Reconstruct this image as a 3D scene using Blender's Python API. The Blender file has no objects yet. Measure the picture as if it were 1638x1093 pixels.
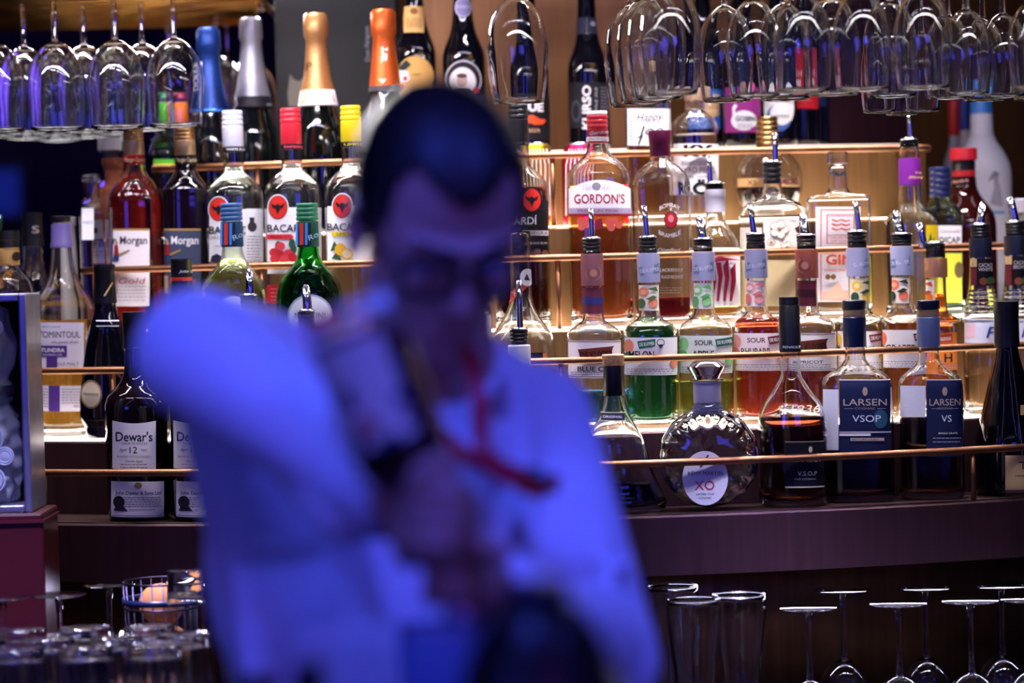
import bpy, bmesh, math, random
import numpy as np
from mathutils import Vector, Matrix
random.seed(7)
SC = bpy.context.scene
COL = SC.collection
# ------------------------------------------------------------------ camera
F = 4400.0                      # focal length in pixels of the 1638 x 1093 frame
CAM_Z, PITCH, ROLL = 1.60, math.atan(131.5 / 4400.0), math.radians(1.57)
cam_d = bpy.data.cameras.new('camera'); cam = bpy.data.objects.new('camera', cam_d); COL.objects.link(cam)
cam_d.sensor_width = 36.0; cam_d.lens = 36.0 * F / 1638.0
cam_d.clip_start = 0.05; cam_d.clip_end = 60
RM = Matrix.Rotation(math.pi / 2 - PITCH, 3, 'X') @ Matrix.Rotation(-ROLL, 3, 'Z')
cam.matrix_world = Matrix.Translation((0, 0, CAM_Z)) @ RM.to_4x4()
cam_d.dof.use_dof = True; cam_d.dof.focus_distance = 4.08; cam_d.dof.aperture_fstop = 1.95
cam_d.dof.aperture_blades = 0
SC.camera = cam
# ------------------------------------------------------------------ render feel
SC.view_settings.view_transform = 'Standard'; SC.view_settings.look = 'None'
SC.view_settings.exposure = 0.0; SC.view_settings.gamma = 1.0; SC.view_settings.use_curve_mapping = False
cy = SC.cycles
cy.use_denoising = True; cy.max_bounces = 28; cy.transmission_bounces = 26; cy.glossy_bounces = 5
cy.diffuse_bounces = 3; cy.transparent_max_bounces = 16; cy.sample_clamp_indirect = 5.0; cy.blur_glossy = 0.3
w = bpy.data.worlds.new('world'); SC.world = w; w.use_nodes = True
w.node_tree.nodes['Background'].inputs[0].default_value = (0.10, 0.06, 0.30, 1)
w.node_tree.nodes['Background'].inputs[1].default_value = 0.12
# ------------------------------------------------------------------ lamps of the bar and added fill lights
def lamp(name, kind, loc, target, energy, color, size=0.3, size_y=None, spot=None, blend=0.6, spread=None):
    d = bpy.data.lights.new(name, kind); o = bpy.data.objects.new(name, d); COL.objects.link(o)
    d.energy = energy; d.color = color; o.location = loc
    o.rotation_euler = (Vector(target) - Vector(loc)).to_track_quat('-Z', 'Y').to_euler()
    if kind == 'AREA':
        d.size = size
        if spread: d.spread = math.radians(spread)
        if size_y: d.shape = 'RECTANGLE'; d.size_y = size_y
    else:
        d.shadow_soft_size = size
    if kind == 'SPOT': d.spot_size = spot; d.spot_blend = blend
    return o
# blue stage spots and an added fill on the bartender
lamp('blue_spot', 'SPOT', (-0.50, 1.35, 3.10), (-0.12, 2.60, 1.40), 150, (0.055, 0.090, 1.0), 0.30, spot=math.radians(44))
lamp('blue_spot_right', 'SPOT', (1.1, 1.5, 2.9), (0.08, 2.62, 1.35), 108, (0.058, 0.090, 1.0), 0.25, spot=math.radians(34))
lamp('blue_fill', 'SPOT', (-1.3, 0.9, 1.9), (-0.15, 2.6, 1.30), 22, (0.07, 0.08, 1.0), 0.30, spot=math.radians(36))  # weak added fill that lifts the shade under his arm
lamp('magenta_spot', 'SPOT', (0.5, 0.6, 1.9), (-0.05, 2.45, 1.42), 3.5, (0.80, 0.02, 0.40), 0.10, spot=math.radians(24))
# LED strips along the ceiling ring above the bottles
for x in (-0.75, -0.25, 0.25, 0.75):
    lamp('led_strip', 'AREA', (x, 3.30 + 0.08 * abs(x), 2.45), (x * 0.9, 4.3, 1.55), 1.0, (0.84, 0.77, 1.0), 0.42, 0.012, spread=130)
for x, y, z, s, e in ((0.50, 3.60, 2.04, 1.4, 2.2), (0.50, 4.42, 2.30, 1.3, 1.6), (-0.62, 4.08, 2.06, 0.8, 3.0), (-0.70, 5.0, 2.25, 0.8, 3.5)):
    lamp('glint_line', 'AREA', (x, y, z), (x, y + (.35 if y < 4.1 else -.35), z - .25), e, (1.0, 0.94, 1.0), s, 0.016, spread=150)  # bright lines added close to the hanging glasses to draw white arcs
for x, y, e in ((0.20, 3.98, 7), (0.62, 4.00, 7), (-0.45, 4.28, 6), (-0.85, 4.30, 6)):
    lamp('rack_strip', 'AREA', (x, y, 2.60), (x, y + .05, 1.6), e, (1.0, 0.93, 0.96), 0.36, 0.03, spread=85)
for x, y in ((0.25, 4.55), (0.70, 4.62), ):
    lamp('right_backlight', 'AREA', (x, y, 2.40), (x * 0.97, y - .35, 1.8), 4, (1.0, 0.92, 0.98), 0.40, 0.05, spread=62)  # added backlight, brightens the edges of the right hanging glasses
for x in (-0.55, -0.95):
    lamp('left_backlight', 'AREA', (x, 5.35, 2.30), (x * .95, 4.4, 1.88), 13, (1.0, 0.94, 1.0), 0.40, 0.06, spread=80)  # added backlight seen through the left hanging glasses
# lines added for streaks in the glass, and blue panels, on the guests' side
for x0, y0, x1, y1, z, e in ((-1.7, 0.6, -0.3, 2.1, 2.9, 0.5), (1.7, 0.6, 0.3, 2.1, 2.9, 0.5), (-1.9, 2.4, 1.9, 2.4, 3.1, 0.5), (-1.6, -0.3, 1.6, -0.3, 2.9, 0.5)):
    o = lamp('streak_line', 'AREA', ((x0 + x1) / 2, (y0 + y1) / 2, z), ((x0 + x1) / 2, (y0 + y1) / 2 + 1.2, 1.2), e, (0.60, 0.55, 1.0), math.hypot(x1 - x0, y1 - y0), 0.003)
    fw = Vector((0, 1.2, 1.2 - z)).normalized(); ex = Vector((x1 - x0, y1 - y0, 0)); ex = (ex - fw * ex.dot(fw)).normalized()
    o.rotation_euler = Matrix((ex, (-fw).cross(ex), -fw)).transposed().to_euler()
for x in (-2.2, 2.2):
    o = lamp('streak_line', 'AREA', (x, 1.9, 1.95), (x * .2, 4.0, 1.75), 0.45, (0.62, 0.55, 1.0), 0.006, 1.5)  # upright side pair, added for streaks down the bowls
lamp('blue_panel', 'AREA', (1.2, -0.9, 2.2), (0.4, 4.1, 1.5), 11, (0.07, 0.08, 1.0), 1.4, 0.7)
lamp('blue_panel', 'AREA', (-1.6, -0.4, 2.0), (-0.6, 4.1, 1.4), 9, (0.08, 0.08, 1.0), 0.9, 0.9)
for x, y, e, sp in ((-0.72, 3.42, 8, 44), (0.42, 3.60, 3.5, 30), (0.78, 3.60, 3.5, 30)):
    lamp('counter_fill', 'AREA', (x, y, 2.12), (x, y + .25, 1.0), e, (0.58, 0.54, 1.0), 0.25, 0.05, spread=sp)  # unseen fill added to brighten the glasses on the counter
for x, s in ((0.60, 0.75), (-0.50, 0.2)):
    lamp('under_shelf_fill', 'AREA', (x, 4.12, 1.128), (x, 3.95, 0.9), 2.2 * s / .75, (0.70, 0.64, 1.0), s, 0.02)  # added fill below the lowest tier, lights the standing glasses only
for x in (-2.2, 2.4):
    lamp('room_fill', 'POINT', (x, 1.0, 2.5), (0, 0, 0), 3, (0.08, 0.07, 1.0), 0.3)  # added fill, tints ceiling and walls for purple reflections in the glasses
lamp('purple_wash', 'POINT', (-1.6, 7.6, 2.2), (0, 0, 0), 3.5, (0.22, 0.08, 1.0), 0.2)
# ------------------------------------------------------------------ photo-to-place helpers
def ray(px, py):
    return RM @ Vector(((px - 819.0) / F, -(py - 546.5) / F, -1.0))
def P(px, py, Y):                 # the place at depth Y that the photo shows at a pixel
    d = ray(px, py); t = Y / d.y
    return Vector((d.x * t, Y, CAM_Z + d.z * t))
XC, YC = 0.06, 6.0                # axis of the round back bar
def on_ring(px, py, R):
    d = ray(px, py); a = d.x * d.x + d.y * d.y
    b = d.x * XC + d.y * YC; c = XC * XC + YC * YC - R * R
    t = (b - math.sqrt(max(0, b * b - a * c))) / a
    return d.x * t, d.y * t
def angle_at(px, py, R):          # angle round the axis, 0 = facing the camera, + = to the right
    x, y = on_ring(px, py, R); return math.atan2(x - XC, YC - y)
# ------------------------------------------------------------------ materials
_M = {}
def lin(h):
    h = h.lstrip('#'); v = [int(h[i:i + 2], 16) / 255 for i in (0, 2, 4)]
    return tuple(c / 12.92 if c <= 0.04045 else ((c + 0.055) / 1.055) ** 2.4 for c in v) + (1,)
def M(kind, col='#ffffff', **kw):
    key = (kind, col) + tuple(sorted(kw.items()))
    if key in _M: return _M[key]
    m = bpy.data.materials.new(kind + '_' + col.strip('#')); m.use_nodes = True
    nt = m.node_tree; b = nt.nodes['Principled BSDF']; I = b.inputs; c = lin(col)
    I['Base Color'].default_value = c
    def noise_bump(scale, strength, dist=0.002, stretch=None):
        tc = nt.nodes.new('ShaderNodeTexCoord'); n = nt.nodes.new('ShaderNodeTexNoise'); bp = nt.nodes.new('ShaderNodeBump')
        n.inputs['Scale'].default_value = scale; bp.inputs['Strength'].default_value = strength; bp.inputs['Distance'].default_value = dist
        if stretch:
            mp = nt.nodes.new('ShaderNodeMapping'); mp.inputs['Scale'].default_value = stretch
            nt.links.new(tc.outputs['Object'], mp.inputs['Vector']); nt.links.new(mp.outputs['Vector'], n.inputs['Vector'])
        else: nt.links.new(tc.outputs['Object'], n.inputs['Vector'])
        nt.links.new(n.outputs['Fac'], bp.inputs['Height']); nt.links.new(bp.outputs['Normal'], I['Normal']); return n
    def vary(n, lo, hi):
        r = nt.nodes.new('ShaderNodeValToRGB'); nt.links.new(n.outputs['Fac'], r.inputs['Fac'])
        r.color_ramp.elements[0].color = tuple(x * lo for x in c[:3]) + (1,); r.color_ramp.elements[1].color = tuple(min(1, x * hi) for x in c[:3]) + (1,)
        r.color_ramp.elements[0].position = .3; r.color_ramp.elements[1].position = .7
        nt.links.new(r.outputs['Color'], I['Base Color'])
    if kind == 'glass':
        I['Transmission Weight'].default_value = 1; I['Roughness'].default_value = kw.get('rough', 0.0); I['IOR'].default_value = 1.47
        if kw.get('bump'): noise_bump(kw['bump'], 0.6, 0.004)
    elif kind == 'liquid':
        I['Base Color'].default_value = tuple(x ** .62 for x in c[:3]) + (1,)
        I['Transmission Weight'].default_value = 1; I['Roughness'].default_value = 0.0; I['IOR'].default_value = 1.34
    elif kind == 'frosted':
        I['Transmission Weight'].default_value = kw.get('tr', .35); I['Roughness'].default_value = kw.get('rough', .6); noise_bump(900, .1)
    elif kind == 'dark':          # thick dark bottle glass
        I['Roughness'].default_value = .06; I['Coat Weight'].default_value = .6; I['Coat Roughness'].default_value = .03
        I['IOR'].default_value = 1.52
    elif kind == 'paper':
        I['Roughness'].default_value = .6; I['Specular IOR Level'].default_value = .2
        n = noise_bump(600, .06); vary(n, .95, 1.03)
    elif kind == 'foil':
        I['Metallic'].default_value = .55; I['Roughness'].default_value = .32; noise_bump(260, .35, .002)
    elif kind == 'plastic':
        I['Roughness'].default_value = .35; noise_bump(300, .04)
    elif kind == 'metal':
        I['Metallic'].default_value = 1; I['Roughness'].default_value = kw.get('rough', .22); vary(noise_bump(40, .05), .85, 1.1)
    elif kind == 'bronze':
        I['Metallic'].default_value = .55; I['Roughness'].default_value = .36
        n = noise_bump(14, .05, .002, (6, 6, .3)); vary(n, .8, 1.1)
    elif kind == 'brass':
        I['Metallic'].default_value = .75; I['Roughness'].default_value = .3
        n = noise_bump(9, .12, .004, (8, 8, .15)); vary(n, .7, 1.1)
    elif kind == 'matte':
        I['Roughness'].default_value = .75; vary(noise_bump(60, .12), .85, 1.1)
    elif kind == 'cork':
        I['Roughness'].default_value = .8; vary(noise_bump(220, .3), .7, 1.15)
    elif kind == 'cloth':
        I['Roughness'].default_value = .85; I['Sheen Weight'].default_value = .2
        n = noise_bump(9, .35, .02); vary(n, .93, 1.03)
    elif kind == 'skin':
        I['Roughness'].default_value = .5; I['Subsurface Weight'].default_value = .08; vary(noise_bump(120, .1), .92, 1.06)
    elif kind == 'hair':
        I['Roughness'].default_value = .5; vary(noise_bump(80, .6, .004, (1, .25, 1)), .6, 1.2)
    elif kind == 'wood':
        I['Roughness'].default_value = .5; vary(noise_bump(12, .1, .002, (1, 1, 8)), .7, 1.2)
    elif kind == 'glow':
        I['Emission Color'].default_value = c; I['Emission Strength'].default_value = kw.get('s', 1.0)
        I['Roughness'].default_value = .4
        n = noise_bump(30, .02)
    _M[key] = m; return m
CLEAR = M('glass', '#fbfdfd')
# ------------------------------------------------------------------ mesh helpers
def link_mesh(name, V, Fc, mats, parent=None, mi=None, smooth=True, recalc=False):
    me = bpy.data.meshes.new(name); me.from_pydata([tuple(v) for v in V], [], [tuple(f) for f in Fc])
    for m in (mats if isinstance(mats, (list, tuple)) else [mats]): me.materials.append(m)
    if mi is not None: me.polygons.foreach_set('material_index', mi)
    if recalc:
        bm = bmesh.new(); bm.from_mesh(me); bmesh.ops.recalc_face_normals(bm, faces=bm.faces); bm.to_mesh(me); bm.free()
    if smooth: me.polygons.foreach_set('use_smooth', [True] * len(me.polygons))
    me.update()
    o = bpy.data.objects.new(name, me); COL.objects.link(o)
    if parent is not None: o.parent = parent
    return o
def thing(name, label, cat, loc=(0, 0, 0), rz=0.0, group=None, kind=None):
    o = bpy.data.objects.new(name, None); COL.objects.link(o); o.empty_display_size = .05
    o.location = loc; o.rotation_euler = (0, 0, rz)
    return tag(o, label, cat, group, kind)
def tag(o, label=None, cat=None, group=None, kind=None):
    if label: o['label'] = label
    if cat: o['category'] = cat
    if group: o['group'] = group
    if kind: o['kind'] = kind
    return o
class MB:
    def __init__(s): s.V = []; s.F = []; s.mi = []; s.m = 0
    def add(s, V, Fc):
        b = len(s.V); s.V += [Vector(v) for v in V]; s.F += [tuple(i + b for i in f) for f in Fc]; s.mi += [s.m] * len(Fc)
    def box(s, c, d, rot=None):
        hx, hy, hz = (x / 2 for x in d); V = [Vector((x, y, z)) for x in (-hx, hx) for y in (-hy, hy) for z in (-hz, hz)]
        if rot: V = [rot @ v for v in V]
        s.add([v + Vector(c) for v in V], [(0, 1, 3, 2), (4, 6, 7, 5), (0, 4, 5, 1), (2, 3, 7, 6), (0, 2, 6, 4), (1, 5, 7, 3)])
    def tube(s, pts, r, n=12, cap=True):
        pts = [Vector(p) for p in pts]; rs = r if isinstance(r, (list, tuple)) else [r] * len(pts)
        V = []; Fc = []; up = None
        for i, p in enumerate(pts):
            t = (pts[min(i + 1, len(pts) - 1)] - pts[max(i - 1, 0)]).normalized()
            if up is None: up = t.orthogonal().normalized()
            up = (up - t * up.dot(t)).normalized(); sd = t.cross(up)
            V += [p + (up * math.cos(2 * math.pi * k / n) + sd * math.sin(2 * math.pi * k / n)) * rs[i] for k in range(n)]
        for i in range(len(pts) - 1):
            for k in range(n): Fc.append((i * n + k, i * n + (k + 1) % n, (i + 1) * n + (k + 1) % n, (i + 1) * n + k))
        if cap: Fc.append(tuple(range(n - 1, -1, -1))); Fc.append(tuple(range((len(pts) - 1) * n, len(pts) * n)))
        s.add(V, Fc)
    def ball(s, c, r, rot=None, nu=20, nv=12):
        r = r if isinstance(r, (list, tuple)) else (r, r, r); V = []; Fc = []
        for j in range(nv + 1):
            ph = math.pi * j / nv
            for i in range(nu):
                th = 2 * math.pi * i / nu
                v = Vector((r[0] * math.sin(ph) * math.cos(th), r[1] * math.sin(ph) * math.sin(th), r[2] * math.cos(ph)))
                V.append((rot @ v if rot else v) + Vector(c))
        for j in range(nv):
            for i in range(nu): Fc.append((j * nu + i, (j + 1) * nu + i, (j + 1) * nu + (i + 1) % nu, j * nu + (i + 1) % nu))
        s.add(V, Fc)
    def capsule(s, p0, p1, r0, r1):
        p0, p1 = Vector(p0), Vector(p1); s.tube([p0, p0.lerp(p1, .5), p1], [r0, (r0 + r1) / 2, r1], 16); s.ball(p0, r0, None, 16, 10); s.ball(p1, r1, None, 16, 10)
    def lathe(s, prof, n=32, closed=True):   # prof: (z, r) list; closed = a solid of its own
        V = []; Fc = []; m = len(prof)
        for z, r in prof: V += [(r * math.cos(2 * math.pi * k / n), r * math.sin(2 * math.pi * k / n), z) for k in range(n)]
        for i in range(m - 1):
            for k in range(n): Fc.append((i * n + k, i * n + (k + 1) % n, (i + 1) * n + (k + 1) % n, (i + 1) * n + k))
        if closed: Fc.append(tuple(range(n - 1, -1, -1))); Fc.append(tuple(range((m - 1) * n, m * n)))
        s.add(V, Fc)
    def build(s, name, mats, parent=None, smooth=True, recalc=False):
        return link_mesh(name, s.V, s.F, mats, parent, s.mi, smooth, recalc)
def sharp(o, deg=35):
    me = o.data; me.set_sharp_from_angle(angle=math.radians(deg)); return o
def bevel(o, w=.003, seg=2):
    bm = bmesh.new(); bm.from_mesh(o.data)
    bmesh.ops.bevel(bm, geom=bm.edges[:], offset=w, segments=seg, affect='EDGES', profile=.5)
    bm.to_mesh(o.data); bm.free(); return o
def pchip(x, y, q):
    x = np.asarray(x, float); y = np.asarray(y, float); q = np.asarray(q, float)
    h = np.diff(x); dl = np.diff(y) / h; d = np.zeros_like(y)
    for i in range(1, len(x) - 1):
        if dl[i - 1] * dl[i] > 0:
            w1 = 2 * h[i] + h[i - 1]; w2 = h[i] + 2 * h[i - 1]; d[i] = (w1 + w2) / (w1 / dl[i - 1] + w2 / dl[i])
    d[0] = dl[0]; d[-1] = dl[-1]
    k = np.clip(np.searchsorted(x, q) - 1, 0, len(x) - 2); t = np.clip((q - x[k]) / h[k], 0, 1)
    return (2 * t**3 - 3 * t**2 + 1) * y[k] + (t**3 - 2 * t**2 + t) * h[k] * d[k] + (-2 * t**3 + 3 * t**2) * y[k + 1] + (t**3 - t**2) * h[k] * d[k + 1]
# ------------------------------------------------------------------ lettering
_T = {}
def glyphs(s, bold=0.0):
    key = (s, bold)
    if key in _T: return _T[key]
    cu = bpy.data.curves.new('lettering', 'FONT'); cu.body = s; cu.size = 1; cu.resolution_u = 3; cu.offset = bold
    o = bpy.data.objects.new('lettering', cu); COL.objects.link(o)
    dg = bpy.context.evaluated_depsgraph_get(); me = bpy.data.meshes.new_from_object(o.evaluated_get(dg))
    bm = bmesh.new(); bm.from_mesh(me)
    V = [v.co.copy() for v in bm.verts]; bm.verts.index_update(); Fc = [tuple(v.index for v in f.verts) for f in bm.faces]
    bm.free(); bpy.data.meshes.remove(me); bpy.data.objects.remove(o); bpy.data.curves.remove(cu)
    x0 = min(v.x for v in V); x1 = max(v.x for v in V)
    V = [(v.x - (x0 + x1) / 2, v.y - .36) for v in V]            # centred on half a capital's height
    _T[key] = (V, Fc, x1 - x0); return _T[key]
RS = {1: 2.02, 2: 1.895, 3: 1.77, 4: 1.645, 5: 1.52}            # front radius of each tier of the bar
ZS = {1: 1.224, 2: 1.339, 3: 1.491, 4: 1.6515, 5: 1.776}        # top of each tier
# ------------------------------------------------------------------ the room
def slab(name, c, d, m, kind='structure', bev=0):
    mb = MB(); mb.box(c, d); o = mb.build(name, m, smooth=False); o['kind'] = kind
    if bev: bevel(o, bev)
    return o
slab('floor', (0, 3.5, -.05), (9, 13, .1), M('matte', '#2a1c22'))
slab('ceiling', (0, 3.5, 3.25), (9, 13, .1), M('matte', '#5a4c78'))
slab('wall_back', (0, 9.55, 1.6), (9, .1, 3.2), M('matte', '#2c1450'))
slab('wall_left', (-4.55, 3.5, 1.6), (.1, 13, 3.2), M('matte', '#4a3470'))
slab('wall_right', (4.55, 3.5, 1.6), (.1, 13, 3.2), M('matte', '#4a3470'))
scr = thing('monitor', 'small blue lit screen far behind the left rack', 'screen', P(0, 308, 9.474))
mb = MB(); mb.box((0, 0, 0), (.20, .05, .22)); mb.build('screen_case', M('plastic', '#14101c'), scr, False)
mb = MB(); mb.box((0, -.027, 0), (.14, .004, .15)); mb.build('screen_panel', M('glow', '#2038c0', s=.22), scr, False)
# ------------------------------------------------------------------ the round tiered back bar
def sector(mb, r0, r1, z0, z1, a0, a1, n=72, bev=.003):
    """a solid arc block; the upper front edge is eased"""
    prof = [(r0, z0), (r1, z0), (r1, z1 - bev), (r1 - bev, z1), (r0, z1)]; m = len(prof); V = []; Fc = []
    for i in range(n + 1):
        a = a0 + (a1 - a0) * i / n
        V += [(XC + r * math.sin(a), YC - r * math.cos(a), z) for r, z in prof]
    for i in range(n):
        for k in range(m): Fc.append((i * m + k, (i + 1) * m + k, (i + 1) * m + (k + 1) % m, i * m + (k + 1) % m))
    Fc.append(tuple(range(m))); Fc.append(tuple(range(n * m + m - 1, n * m - 1, -1))); mb.add(V, Fc)
bar = thing('tiered_bar_shelf', 'round bronze back-bar with five stepped shelves, lit shelf tops and copper rails', 'bar shelf', (0, 0, 0))
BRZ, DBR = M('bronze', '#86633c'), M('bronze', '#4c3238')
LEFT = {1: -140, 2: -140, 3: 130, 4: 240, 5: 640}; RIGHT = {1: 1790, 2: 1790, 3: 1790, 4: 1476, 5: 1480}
R_IN = 1.16; EDGE_Y = {1: 826, 2: 690, 3: 527, 4: 361, 5: 240}
bar_loc = {}
for k in (1, 2, 3, 4, 5):
    a0, a1 = angle_at(LEFT[k], EDGE_Y[k], RS[k]), angle_at(RIGHT[k], EDGE_Y[k], RS[k])
    bar_loc[k] = (a0, a1); zb = ZS[k] - (.090 if k == 1 else ZS[k] - ZS[k - 1])
    mb = MB(); sector(mb, R_IN + .001 * k, RS[k], zb, ZS[k] - .0022, a0, a1)
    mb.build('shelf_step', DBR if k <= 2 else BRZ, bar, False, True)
    if k in (2, 3, 4, 5):
        lo = (RS[k + 1] + .004) if k < 5 else 1.27
        mb = MB(); sector(mb, lo, RS[k] - (.004 if k < 4 else .012), ZS[k] - .0022, ZS[k] - .0003, a0 + .004, a1 - .004, 72, .0005)
        mb.build('light_panel', M('glow', '#fff0e2', s={2: 6.5, 3: 5.5, 4: 4.5, 5: .5}[k]), bar, False, True)
    else:
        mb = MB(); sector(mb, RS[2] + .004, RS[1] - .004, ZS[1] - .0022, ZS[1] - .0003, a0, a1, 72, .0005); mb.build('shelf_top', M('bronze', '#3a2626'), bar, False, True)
# column behind the tiers, brass drum under them
a0, a1 = angle_at(560, 100, 1.25), math.radians(62)
mb = MB(); sector(mb, 1.10, 1.245, 1.2, 3.18, a0, a1, 80, .001); mb.build('column_panel', M('bronze', '#8a5c36'), bar, False, True)
mb = MB(); sector(mb, 1.246, 1.262, 1.2, 3.18, angle_at(1322, 120, 1.26), angle_at(1452, 120, 1.26), 20, .001); mb.build('trim_panel', M('bronze', '#5a3440'), bar, False, True)
mb = MB(); sector(mb, 1.2, 1.80, .905, 1.138, math.radians(-34), math.radians(34), 80, .001); mb.build('brass_drum', M('brass', '#7c5a3a'), bar, True, True)
# copper rails with posts
CU = M('metal', '#94664a', rough=.42)
def rail(k, hgt, x0, x1, y, posts, loop=False):
    R = RS[k] - .003; a0, a1 = angle_at(x0, y, R), angle_at(x1, y, R); z = ZS[k] + hgt; N = 60
    pts = [(XC + R * math.sin(a), YC - R * math.cos(a), z) for a in [a0 + (a1 - a0) * i / N for i in range(N + 1)]]
    if loop:
        c = math.cos(a1); s_ = math.sin(a1); r = .03
        for t in np.linspace(0, math.pi / 2, 7)[1:]:
            RR = R - r + r * math.cos(t); pts.append((XC + RR * s_ + r * math.sin(t) * c, YC - RR * c + r * math.sin(t) * s_, z))
        e = pts[-1]; pts += [(e[0] - .06 * s_, e[1] + .06 * c, z), (e[0] - .18 * s_, e[1] + .18 * c, z)]
    mb = MB(); mb.tube(pts, .0055, 12); o = mb.build('rail', CU, bar)
    for px in posts:
        a = angle_at(px, y + 40, R - .006); q = (XC + (R - .004) * math.sin(a), YC - (R - .004) * math.cos(a))
        mb = MB(); mb.tube([(q[0], q[1], ZS[k] - .0005), (q[0], q[1], z - .002)], .0042, 10); mb.build('post', CU, o)
rail(1, .074, -140, 1760, 745, (72, 640, 1556)); rail(2, .107, -140, 1760, 580, (182, 520, 898))
rail(3, .1095, 131, 1760, 412, (420, 660, 893)); rail(4, .111, 243, 1470, 250, (413, 648, 884, 1468), True)
# ------------------------------------------------------------------ back counter under the drum, customer counter in front
bc = thing('back_counter', 'dark back counter carrying the glassware under the round bar', 'counter', (0, 4.2, 0))
mb = MB(); mb.box((0, 0.0, .885), (3.9, 2.0, .03)); bevel(mb.build('worktop', M('bronze', '#2a1d22'), bc, False), .004)
mb = MB(); mb.box((0, .03, .435), (3.8, 1.9, .87)); mb.build('cabinet', M('wood', '#1d1216'), bc, False)
mb = MB()
for i in range(-3, 4): mb.box((i * .54, -.93, .45), (.52, .02, .78))
mb.build('door_panels', M('wood', '#25161a'), bc, False)
# the drum rises from the worktop to carry the whole round bar
fc = thing('front_bar_counter', 'bar counter between the camera and the bartender, below the picture', 'counter', (0, 1.8, 0))
mb = MB(); mb.box((0, 0, 1.08), (3.4, 1.16, .04)); bevel(mb.build('counter_top', M('wood', '#1a1014'), fc, False), .006)
mb = MB(); mb.box((0, .02, .53), (3.3, 1.0, 1.06)); mb.build('counter_body', M('wood', '#170d12'), fc, False)
# red box and silver-framed display on its top, at the left edge
rb = thing('red_cabinet', 'dark red box standing on the counter at the lower left edge', 'box')
rb.location = P(-10, 900, 3.90); rb.location.z = .9005
H = P(30, 822, 3.885).z - .9; wd = P(72, 900, 3.89).x - P(-110, 900, 3.89).x; cxr = (P(72, 900, 3.89).x + P(-110, 900, 3.89).x) / 2; rb.location.x = cxr; rb.location.y = 3.95
mb = MB(); mb.box((0, 0, H / 2), (wd, .13, H)); bevel(mb.build('box_body', M('plastic', '#2e030a'), rb, False), .004)
mb = MB(); mb.box((0, -.001, H - .012), (wd + .004, .136, .004)); mb.build('lid_seam', M('plastic', '#3a0610'), rb, False)
fr_ = thing('display_frame', 'silver-edged display box holding an ornate clear glass decanter, on the red box', 'display box')
x1 = P(46, 640, 3.89).x; x0 = P(-95, 640, 3.89).x; zt = P(30, 470, 3.89).z; fr_.location = ((x0 + x1) / 2, 3.95, .9005 + H + .0005); hw = (x1 - x0) / 2; hh = zt - fr_.location.z
mb = MB(); mb.box((0, .05, hh / 2), (2 * hw - .01, .01, hh - .01)); mb.build('back_panel', M('matte', '#3a0d1c'), fr_, False)
mb = MB(); b_ = .011
for c, d in (((-hw + b_ / 2, 0, hh / 2), (b_, .12, hh)), ((hw - b_ / 2, 0, hh / 2), (b_, .12, hh)), ((0, 0, b_ / 2), (2 * hw - 2 * b_, .12, b_)), ((0, 0, hh - b_ / 2), (2 * hw - 2 * b_, .12, b_))): mb.box(c, d)
bevel(mb.build('frame', M('metal', '#b8b8cc', rough=.35), fr_, False), .0025)
# ornate decanter inside the display
dc = thing('ornate_decanter', 'ornate carved clear decanter with medallions inside the silver-edged display box', 'decanter', (P(-17, 640, 3.94).x, 3.938, fr_.location.z + b_ + .0008))
hh2 = hh - 2 * b_ - .004; mb = MB(); prof = []
for i in range(61):
    f = i / 60; r = pchip([0, .03, .12, .3, .42, .5, .52, .60, .62, .7, .8, .9, .97, 1], [.032, .036, .041, .043, .040, .03, .034, .034, .03, .038, .040, .032, .03, .012], [f])[0]; prof.append((f * hh2, float(r)))
V = []; Fc = []; N = 64
for z, r in prof:
    for k in range(N):
        t = 2 * math.pi * k / N; f = z / hh2
        q = r * (1 + .07 * math.sin(8 * t + 9 * f) * (f < .5) + .06 * math.sin(6 * t - 14 * f) * (f > .62)) + .003 * math.sin(60 * f) * math.sin(5 * t) * (f < .45)
        V.append((q * math.cos(t), q * math.sin(t), z))
for i in range(60):
    for k in range(N): Fc.append((i * N + k, i * N + (k + 1) % N, (i + 1) * N + (k + 1) % N, (i + 1) * N + k))
Fc += [tuple(range(N - 1, -1, -1)), tuple(range(60 * N, 61 * N))]; mb.add(V, Fc); mb.build('glass_body', M('frosted', '#e2eaff', tr=.7, rough=.12), dc)
for x, f, r in ((.010, .12, .017), (.006, .33, .02), (-.006, .82, .016), (.028, .24, .012), (-.024, .2, .014), (.018, .88, .012)):
    mb = MB(); z = f * hh2; y = -.043 if f < .5 else -.041
    mb.ball((x, y + .004, z), (r, .006, r), None, 24, 10)
    for q in (r * .75, r * 1.0): mb.tube([(x + q * math.cos(t), y, z + q * math.sin(t)) for t in np.linspace(0, 2 * math.pi, 25)], .0016, 8, False)
    mb.build('medallion', M('frosted', '#d0d8fa', tr=.6, rough=.15), dc)
mb = MB(); mb.lathe([(.53 * hh2, .0345), (.535 * hh2, .036), (.585 * hh2, .036), (.59 * hh2, .0345)], 40, True); mb.build('metal_collar', M('metal', '#b9b4c0', rough=.3), dc)
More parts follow.
